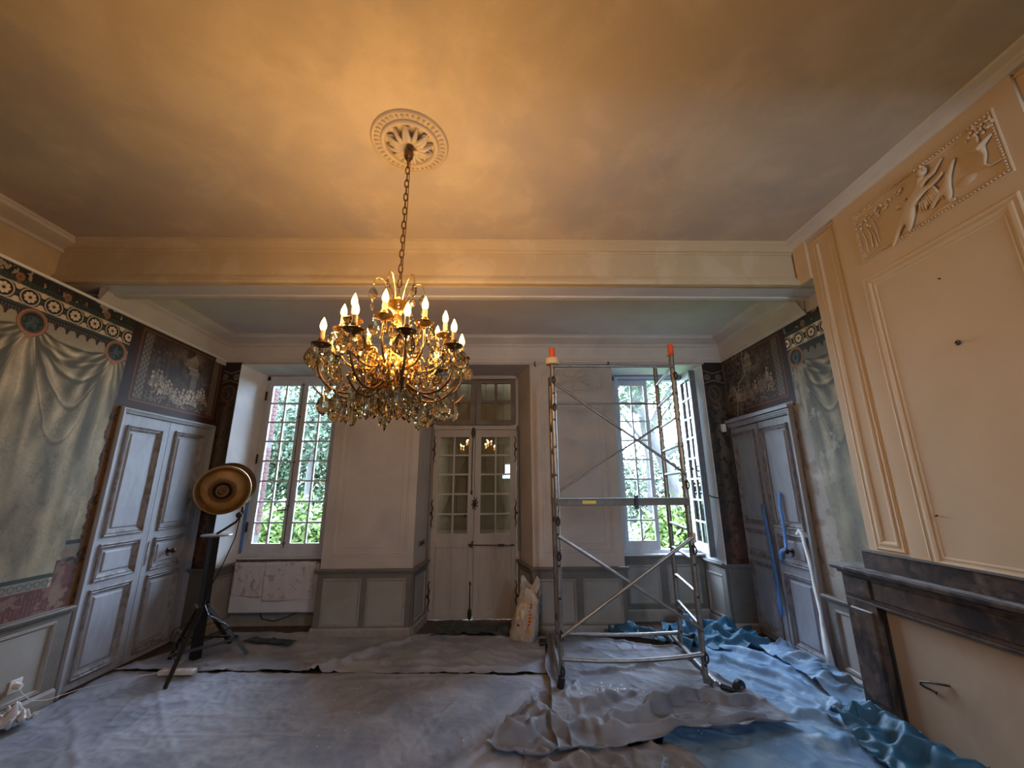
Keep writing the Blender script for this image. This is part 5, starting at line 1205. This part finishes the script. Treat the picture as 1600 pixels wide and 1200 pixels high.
bar(f_(FL), 2.70, f_(FR), 2.70, .014, 'guard_rail'); bar(f_(RL, .03), 2.50, f_(RR, .03), 2.50, .012, 'guard_rail')
bar(f_(FL), 2.54, f_(FR), 1.70, .012, 'diagonal_brace'); bar(f_(RL, .03), 1.50, f_(RR, .03), 2.25, .012, 'diagonal_brace')
bar(f_(FL), 1.18, f_(FR), .45, .014, 'diagonal_brace'); bar(f_(FL, -.06), .42, f_(FR, -.06), 1.17, .014, 'diagonal_brace')
bar(f_(FL), .255, f_(FR), .275, .017, 'base_rail', sag=.03); bar(f_(RL, .03), .18, f_(RR, .03), .17, .017, 'base_rail', sag=.02)
pb = MB().box(FL[0]-.0, FR[0]+.0, 3.625, 3.655, 1.428, 1.488).build('deck_beam', M['beamalu'], sf, bevel=.004)
MB().box(FL[0]-.0, FR[0], 3.60, 3.66, 1.488, 1.495).build('beam_flange', M['alu'], pb)
MB().box(.68, .80, 3.622, 3.625, 1.445, 1.472).build('yellow_sticker', M['yellow'], pb)
MB().box(1.135, 1.165, 3.60, 3.63, 1.40, 1.515).build('toggle', M['black'], pb, bevel=.003)
def clip(p, z, name='brace_clip'):
    mb = MB().tube([(p[0]+.014*math.cos(t), p[1]-.055, z+.032*math.sin(t)) for t in [2*PI*q/12 for q in range(13)]], .007, 6, caps=False)
    mb.tube([(p[0], p[1]-.02, z+.03), (p[0], p[1]-.055, z+.03)], .012, 8); mb.build(name, M['black'], sf, smooth=True)
for p, zs in ((FL, (2.56, 2.30, 1.30, 1.02, .42, .17)), (FR, (2.60, 1.60, 1.06, .25)), (RR, (.36,)), (RL, (2.2, 1.25, .35))):
    for z in zs: clip(p, z)
MB().box(FR[0]+.0, FR[0]+.03, 3.64, 3.66, 1.12, 1.20).build('brace_hook', M['taperoll'], sf)
# orange caps with hooks, and slanting strut at the top right
for p, z in ((FL, 2.80), (FR, 2.84)):
    mb = MB().tube([(p[0], p[1], z-.02), (p[0], p[1], z+.09)], .028, 12); s = 1 if p is FL else -1
    mb.tube([(p[0], p[1]-.02, z+.0), (p[0]+s*.03, p[1]-.03, z-.02), (p[0]+s*.055, p[1]-.03, z-.035)], [.012, .012, .009], 6); mb.build('orange_cap', M['orange'], sf, smooth=True)
# bases and castors
def castor(x, y, hx, hy, r=.062):
    c = empty('castor', (x, y, 0), parent=sf)
    Wc = Matrix.Translation((x, y, r)) @ Matrix.Rotation(R(90), 4, 'Y') @ Matrix.Rotation(0, 4, 'X')
    MB().lathe([(.012, -.018), (r-.012, -.020), (r-.002, -.014), (r, 0), (r-.002, .014), (r-.012, .020), (.012, .018)], Matrix.Translation((x, y, r)) @ Matrix.Rotation(R(25), 4, 'Z') @ Matrix.Rotation(R(90), 4, 'X'), 24).build('wheel', M['rubber'], c, smooth=True)
    MB().lathe([(.001, -.024), (.022, -.022), (.022, .022), (.001, .024)], Matrix.Translation((x, y, r)) @ Matrix.Rotation(R(25), 4, 'Z') @ Matrix.Rotation(R(90), 4, 'X'), 16).build('hub', M['alu'], c, smooth=True)
    MB().tube([(x, y-.03, r), (x-.04, y-.02, r-.01), (hx, hy, .075)], [.012, .018, .022], 8).build('fork', M['black'], c, smooth=True)
MB().tube([(1.735, 4.62, .085), (1.70, 4.2, .085), (1.665, 3.60, .085)], .02, 10).build('base_beam', M['alu'], sf, smooth=True)
MB().tube([(1.79, 4.62, .05), (1.74, 4.1, .05), (1.72, 3.62, .05)], .016, 10).build('base_beam', M['alu'], sf, smooth=True)
MB().tube([(.49, 4.72, .085), (.47, 4.2, .085), (.455, 3.62, .085)], .02, 10).build('base_beam', M['alu'], sf, smooth=True)
castor(1.83, 3.58, 1.69, 3.58); castor(1.93, 4.60, 1.76, 4.62)
MB().tube([(1.70, 4.66, .05), (1.70, 4.50, .05)], [.045, .03], 10).build('foot', M['black'], sf, smooth=True)
MB().box(.395, .485, 3.56, 3.68, .0, .055).build('foot', M['black'], sf, bevel=.01)
MB().tube([(.44, 3.64, .05), (.455, 3.64, .13)], .03, 10).build('screw_foot', M['black'], sf, smooth=True)
MB().box(.36, .46, 4.60, 4.72, .0, .05).build('foot', M['black'], sf, bevel=.01)
rl_ = MB().lathe([(.026, -.03), (.062, -.03), (.065, -.026), (.065, .026), (.062, .03), (.026, .03), (.026, -.03)], Matrix.Translation((FL[0], FL[1], 2.755)), 28).build('tape_roll', M['taperoll'], smooth=True)
tag(rl_, 'cream roll of adhesive tape slipped over the left scaffold post', 'tape roll')

# ================================================================== TRIPOD LAMP
tl = empty('tripod_lamp', (-2.93, 4.40, 0), 'industrial floor lamp with a brass dish reflector on a black tripod', 'floor lamp')
pole = MB(); b0, b1 = Vector((-2.945, 4.40, 0.02)), Vector((-2.90, 4.32, 1.13))
def sqbar(a, b, w0, w1, name, m, par, rot=.4):
    a, b = Vector(a), Vector(b); t = (b-a).normalized(); x = t.cross(Vector((math.sin(rot), math.cos(rot), 0))).normalized(); y = t.cross(x)
    return MB().hexa([a-x*w0-y*w0, a+x*w0-y*w0, a+x*w0+y*w0, a-x*w0+y*w0, b-x*w1-y*w1, b+x*w1-y*w1, b+x*w1+y*w1, b-x*w1+y*w1]).build(name, M[m], par, bevel=.003)
sqbar(b0, b1, .036, .034, 'pole', 'blackwood', tl)
hubc = Vector((-2.93, 4.37, .47))
for e in ((-2.766, 3.83, .012), (-2.505, 4.50, .012), (-3.19, 4.40, .012), (-2.86, 4.78, .012)):
    d = Vector((e[0]-hubc.x, e[1]-hubc.y, 0)).normalized()*.05; sqbar(hubc+d, e, .019, .015, 'leg', 'blackwood', tl, 1.0)
sqbar((-2.60, 4.46, .17), (-3.02, 4.15, .13), .012, .012, 'cross_brace', 'blackwood', tl)
sqbar((-2.60, 4.46, .19), (-3.10, 4.40, .20), .010, .010, 'cross_brace', 'blackwood', tl)
sqbar((-2.81, 3.98, .14), (-3.1, 4.38, .16), .010, .010, 'cross_brace', 'blackwood', tl)
hw = MB()
for a in (0, 90, 180, 270): hw.tube([hubc+Vector((math.cos(R(a))*.03, math.sin(R(a))*.03, .02)), hubc+Vector((math.cos(R(a))*.08, math.sin(R(a))*.08, .02))], .009, 8)
hw.build('leg_bolt', M['alu'], tl)
MB().lathe([(.001, 1.130), (.13, 1.130), (.135, 1.136), (.13, 1.144), (.001, 1.146)], Matrix.Translation((-2.88, 4.32, 0)), 32).build('tray', M['alu'], tl, smooth=True)
cen = Vector((-2.875, 4.30, 1.575)); ax = (Vector((-.10, -.25, 1.62))-cen).normalized(); ax = (ax+Vector((.10, 0, .07))).normalized()
q = ax.to_track_quat('Z', 'Y').to_matrix().to_4x4() @ Matrix.Scale(.93, 4); q.translation = cen
sh3 = MB().lathe([(.262, .012), (.258, .018), (.252, .012), (.236, -.045), (.20, -.10), (.15, -.145), (.095, -.172), (.09, -.178), (.09, -.19), (.10, -.186), (.155, -.155), (.205, -.11), (.242, -.05), (.262, .012)], q, 56).build('reflector', M['brass'], tl, smooth=True)
MB().lathe([(.001, -.205), (.085, -.20), (.092, -.178), (.085, -.165), (.072, -.172), (.065, -.185), (.001, -.188)], q, 32).build('lamp_socket', M['iron'], sh3, smooth=True)
MB().lathe([(.001, -.10), (.022, -.105), (.034, -.125), (.032, -.15), (.018, -.175), (.014, -.19)], q, 20).build('lamp_bulb', M['bronze'], sh3, smooth=True)
MB().lathe([(.12, -.15), (.13, -.26), (.09, -.32), (.001, -.33)], q, 32).build('housing', M['bronze'], sh3, smooth=True)
# outer shade ring set behind the dish, shifted to the upper right
bnd = MB(); vs = []; fs = []; nb = 40
for i in range(nb+1):
    ca, sa = math.cos(R(-60+300*i/nb)), math.sin(R(-60+300*i/nb))
    for r, z, o_ in ((.262, -.01, 0), (.262, -.085, 1), (.257, -.085, 1), (.257, -.01, 0)): vs.append(q @ Vector((r*ca, r*sa, z))+o_*Vector((.05, .01, .04)))
for i in range(nb):
    for k in range(4): fs.append((i*4+k, i*4+(k+1) % 4, (i+1)*4+(k+1) % 4, (i+1)*4+k))
bnd.add(vs, fs+[(0, 1, 2, 3), tuple(nb*4+k for k in (3, 2, 1, 0))]); bnd.build('outer_band', M['bronze'], tl, smooth=True)
MB().tube([(-2.88, 4.32, 1.15), (-2.82, 4.33, 1.19), (-2.72, 4.34, 1.26), (-2.68, 4.35, 1.34), (-2.70, 4.38, 1.40)], [.012, .012, .012, .014, .012], 8).build('swivel_arm', M['iron'], tl, smooth=True)
MB().blob((-2.695, 4.33, 1.325), (.03, .03, .03)).build('swivel_knob', M['black'], tl, smooth=True)
MB().tube([(-2.70, 4.36, 1.30), (-2.72, 4.36, 1.1), (-2.79, 4.34, .85), (-2.86, 4.32, .65), (-2.89, 4.33, .5), (-2.82, 4.30, .42), (-2.72, 4.34, .36), (-2.70, 4.36, .28), (-2.78, 4.30, .25)], .005, 6).build('lamp_cord', M['black'], tl, smooth=True)
cord = MB().tube([(-2.85, 4.33, .46), (-2.75, 4.25, .40), (-2.66, 4.3, .35), (-2.62, 4.35, .30), (-2.75, 4.3, .22), (-2.9, 4.2, .2), (-3.05, 4.25, .3), (-3.1, 4.3, .22), (-3.0, 4.2, .12), (-2.9, 4.1, .05), (-2.87, 4.07, .05)], .004, 6)
cord.tube([(-2.9, 4.30, .42), (-3.02, 4.26, .34), (-3.12, 4.3, .3), (-3.16, 4.32, .22)], .004, 6).build('lamp_cord', M['black'], tl, smooth=True)
ps = MB().box(-3.0, -2.71, 4.03, 4.10, .022, .062)
psr = empty('power_strip', (-2.85, 4.06, .03), 'white multi-socket power strip on the sheet at the lamp foot', 'power strip', rz=R(-12))
MB().box(-3.0, -2.70, 4.03, 4.095, .024, .062).build('body', M['plastic'], psr, bevel=.008)
for i in range(5): MB().lathe([(.019, .062), (.019, .066), (.015, .066), (.014, .055), (.001, .055)], Matrix.Translation((-2.965+i*.056, 4.062, 0)), 16).build('socket', M['white'], psr, smooth=True)
cb_ = MB().tube([(-3.485, 3.395, .215), (-3.47, 3.41, .17), (-3.44, 3.46, .10), (-3.42, 3.55, .065), (-3.38, 3.75, .05), (-3.25, 3.92, .035), (-3.1, 4.02, .035), (-3.0, 4.06, .04)], .0028, 6).build('extension_cable', M['plastic'], smooth=True)
tag(cb_, 'thin white cable running from the wall socket to the power strip', 'cable')
so = empty('wall_socket', PL.p(3.375, .225, .02), 'white wall socket with a plug low on the left wainscot', 'socket')
MB().pbox(PL, 3.335, 3.415, .19, .275, .016, .026).build('plate', M['plastic'], so, bevel=.003)
MB().tube([PL.p(3.37, .235, .024), PL.p(3.375, .225, .065)], [.022, .018], 12).build('plug', M['plastic'], so, smooth=True)

# ================================================================== RADIATOR AND CLOTHS
ra = empty('radiator', (-2.75, 5.30, .16), 'white electric panel radiator under the left window', 'radiator')
MB().box(-3.25, -2.23, 5.27, 5.345, .165, .705).build('body', M['white'], ra, bevel=.018)
for x in (-3.05, -2.45): MB().box(x-.02, x+.02, 5.345, 5.395, .25, .6).build('bracket', M['rail'], ra)
MB().box(-3.18, -2.3, 5.29, 5.33, .703, .709).build('top_grille', M['wine'], ra)
fm = mat('floral_cloth', (.58, .55, .54), .85, col2=(.40, .34, .36), scale=13, mixr=(.58, .62), wear=(.20, .15, .15), wscale=17, wpos=(.67, .70), bump=.25, bscale=18)
def cloth(x0, x1, zf, zb, label, seed, yo=0):
    n, m = 34, 46; V = []; F = []
    for i in range(n):
        u = i/(n-1)
        for j in range(m):
            v = j/(m-1); L = v*(.70-zf+.10+.70-zb); x = x0+(x1-x0)*u; a = .70-zf
            if L < a: z = zf+L; y = 5.264-yo-.003*math.sin(u*9+seed)*(1-L/a)-.0012*math.sin(u*31+3*v)
            elif L < a+.10: t = (L-a)/.10; z = .710+yo+.008*math.sin(t*PI)+.002*math.sin(u*22+seed); y = 5.262-yo+t*(.09+yo*2)
            else: z = .70-(L-a-.10); y = 5.353+yo
            x += .006*math.sin(z*14+seed)*(1 if u in (0, 1) else .6); V.append((x, y, z+(.012*math.sin(u*5+seed) if j == 0 else 0)))
    for i in range(n-1):
        for j in range(m-1): F.append((i*m+j, (i+1)*m+j, (i+1)*m+j+1, i*m+j+1))
    o = MB().add(V, F).build('patterned_cloth', fm, smooth=2); sd = o.modifiers.new('t', 'SOLIDIFY'); sd.thickness = .0025
    return tag(o, label, 'cloth', 'patterned cloths over the radiator')
cloth(-3.23, -2.84, .345, .5, 'flowered white cloth over the left end of the radiator', 1)
cloth(-2.87, -2.27, .30, .5, 'longer flowered white cloth over the right end of the radiator', 4, .004)
tag(MB().tube([(-2.9, 5.33, .17), (-2.85, 5.30, .10), (-2.7, 5.27, .08), (-2.55, 5.29, .12), (-2.45, 5.35, .16)], .006, 8).build('radiator_cable', M['black'], smooth=True), 'black cable hanging below the radiator', 'cable')

# ================================================================== SACK, TAPES AND SMALL FITTINGS
sk = empty('plaster_sack', (.20, 4.80, 0), 'translucent open sack of plaster with orange print leaning beside the glazed door', 'sack', rz=0)
def sack():
    n, m = 28, 30; V = []; F = []
    for j in range(m):
        v = j/(m-1); z = .02+.50*v; wx = .135-.02*v+.012*math.sin(v*6); wy = .085*(1-.50*v)
        if v > .9: wy *= .8
        cx = .20+.075*v; cy = 4.80+.05*v
        for i in range(n):
            a = 2*PI*i/n; ca, sa = math.cos(a), math.sin(a); ex = .55 if v < .8 else .75
            x = cx+wx*math.copysign(abs(ca)**ex, ca); y = cy+wy*math.copysign(abs(sa)**ex, sa)
            k = .007*math.sin(9*a+7*v)+.006*math.sin(17*a+23*v); zz = z
            if v > .70: zz += (v-.70)/.3*(.085*math.cos(a-2.6)*1.0+.03*math.sin(3*a))
            zz = max(zz-(.020 if v == 0 else 0), .016)+.0; V.append((x+k*ca, y+k*sa, zz))
    for j in range(m-1):
        for i in range(n): F.append((j*n+i, j*n+(i+1) % n, (j+1)*n+(i+1) % n, (j+1)*n+i))
    F.append(tuple(range(n-1, -1, -1))); return MB().add(V, F)
Ws = Matrix.Translation((.20, 4.80, 0)) @ Matrix.Rotation(R(-24), 4, 'Z') @ Matrix.Translation((-.20, -4.80, 0))
s0 = sack(); s0.v = [Ws @ v for v in s0.v]; so_ = s0.build('bag', M['bagm'], sk, smooth=2); sd = so_.modifiers.new('t', 'SOLIDIFY'); sd.thickness = .002
tw = MB(); tw.add([Ws @ Vector(v) for v in [(.25, 4.83, .46), (.35, 4.84, .47), (.385, 4.86, .54), (.375, 4.87, .60), (.34, 4.87, .635), (.32, 4.85, .58), (.28, 4.84, .52)]], [(0, 1, 2, 3, 4, 5, 6)])
t_ = tw.build('twisted_neck', M['bagm'], sk); sd = t_.modifiers.new('t', 'SOLIDIFY'); sd.thickness = .02
# printed panels follow the front of the bag
def front(u, v, w=.0):   # u across -1..1 , v height 0..1
    z = .02+.5*v; wx = .135-.02*v+.012*math.sin(v*6); wy = .085*(1-.5*v); a = math.acos(max(-1, min(1, math.copysign(abs(u)**(1/.55), u)))); sa = -math.sin(a)
    k = .007*math.sin(9*(2*PI-a)+7*v)+.006*math.sin(17*(2*PI-a)+23*v)
    return Ws @ Vector((.20+.075*v+wx*u+k*math.cos(a), 4.80+.05*v-wy*abs(sa)**.55-w+k*-abs(sa), z))
def patch(name, m, quads, w=.004):
    mb = MB(); N_ = 8
    for (u0, v0, u1, v1, sh) in quads:
        vs = [front(u0+(u1-u0)*i/N_+sh*j/N_, v0+(v1-v0)*j/N_, w) for j in range(N_+1) for i in range(N_+1)]
        mb.add(vs, [(j*(N_+1)+i, j*(N_+1)+i+1, (j+1)*(N_+1)+i+1, (j+1)*(N_+1)+i) for j in range(N_) for i in range(N_)])
    return mb.build(name, m, so_)
patch('beige_print', M['bagy'], [(-.72, .38, .0, .70, 0)]); patch('orange_print', M['bago'], [(-.74, .70, .05, .735, 0), (.36, .14, .60, .80, 0)], .005); patch('red_print', M['bagr'], [(-.55, .27, -.25, .31, 0)], .005)
lt = MB(); r_ = random.Random(4)
for k in range(9):
    v = .18+k*.062; lt.add([front(.40, v, .008), front(.56, v, .008), front(.56, v+.03, .008), front(.40, v+.03, .008)], [(0, 1, 2, 3)])
lt.build('vertical_lettering', M['bagr'], so_)

def ribbon(name, P, pts, wd, m, label, cat, par=None, group=None):
    mb = MB(); vs = []; n = len(pts)
    for i, q_ in enumerate(pts):
        u, v, w = q_[:3]; k = q_[3] if len(q_) > 3 else 1
        a = pts[min(i+1, n-1)]; b = pts[max(i-1, 0)]; du, dv = a[0]-b[0], a[1]-b[1]; L = math.hypot(du, dv) or 1; nu, nv = -dv/L, du/L
        vs += [P.p(u-nu*wd/2*k, v-nv*wd/2*k, w), P.p(u+nu*wd/2*k, v+nv*wd/2*k, w+.004)]
    mb.add(vs, [(2*i, 2*i+2, 2*i+3, 2*i+1) for i in range(n-1)]); o = mb.build(name, m, par, smooth=2); sd = o.modifiers.new('t', 'SOLIDIFY'); sd.thickness = .0012; sd.offset = 0
    return tag(o, label, cat, group)
ribbon('masking_tape', PR, [(4.53, 1.39, .012), (4.515, 1.30, .025), (4.52, 1.22, .012), (4.50, 1.1, .02), (4.475, .95, .03), (4.47, .8, .025), (4.475, .6, .02), (4.465, .45, .03), (4.47, .31, .02)], .055, M['tape'], 'long blue masking tape hanging between the right door leaves', 'masking tape')
ribbon('masking_tape', PR, [(4.25, 1.52, .01), (4.21, 1.50, .015), (4.235, 1.40, .02), (4.225, 1.25, .02), (4.215, 1.12, .03), (4.195, 1.00, .05), (4.20, .965, .07), (4.25, .955, .06), (4.30, .92, .05), (4.31, .87, .04), (4.285, .84, .03)], .042, M['tape'], 'blue masking tape draped over the right door knob', 'masking tape')
ribbon('paper_strip', PR, [(4.02, 1.13, .05, .6), (3.97, 1.175, .055, .8), (3.925, 1.15, .06), (3.91, 1.05, .06), (3.895, .95, .055, 1.2), (3.885, .8, .055, .8), (3.88, .7, .055, 1.2), (3.865, .5, .055, .9), (3.86, .35, .06, 1.5), (3.85, .22, .065, 2.0), (3.84, .09, .06, 2.2)], .045, M['tapewhite'], 'torn white paper strip hanging from the right door casing', 'paper strip')
wbx = empty('wall_sensor', (2.70, 4.955, 2.28), 'small white alarm sensor beside the right window', 'sensor')
MB().box(2.715, 2.765, 4.925, 4.97, 2.24, 2.335).build('body', M['plastic'], wbx, bevel=.006)
MB().box(2.735, 2.745, 4.922, 4.926, 2.255, 2.263).build('lens', M['black'], wbx)
P_, l_ = pl2((-1.045, 4.97), (-.985, 5.46))
sw = empty('light_switch', P_.p(.25, .93, .01), 'pair of small steel light switches beside the glazed door', 'light switch')
MB().pbox(P_, .16, .36, .90, .965, .006, .014).build('plate', M['alu'], sw, bevel=.003)
for a in (.20, .28): MB().pbox(P_, a, a+.05, .915, .95, .013, .020).build('rocker', M['black'], sw)
P_, l_ = pl2((2.525, 5.42), (2.57, 4.97))
hk = MB()
for x in (-.0,): hk.tube([PB.p(1.345, 3.155, .02), PB.p(1.35, 3.12, .045), PB.p(1.335, 3.10, .05), PB.p(1.325, 3.12, .045)], .007, 6)
tag(hk.build('curtain_hook', M['iron'], smooth=True), 'small rusty curtain hook above the right window corner', 'hook')
hk = MB().tube([PB.p(.395, 3.155, .02), PB.p(.39, 3.11, .04), PB.p(.40, 3.08, .045)], .007, 6)
tag(hk.build('curtain_hook', M['iron'], smooth=True), 'small rusty curtain hook right of the glazed door recess', 'hook')
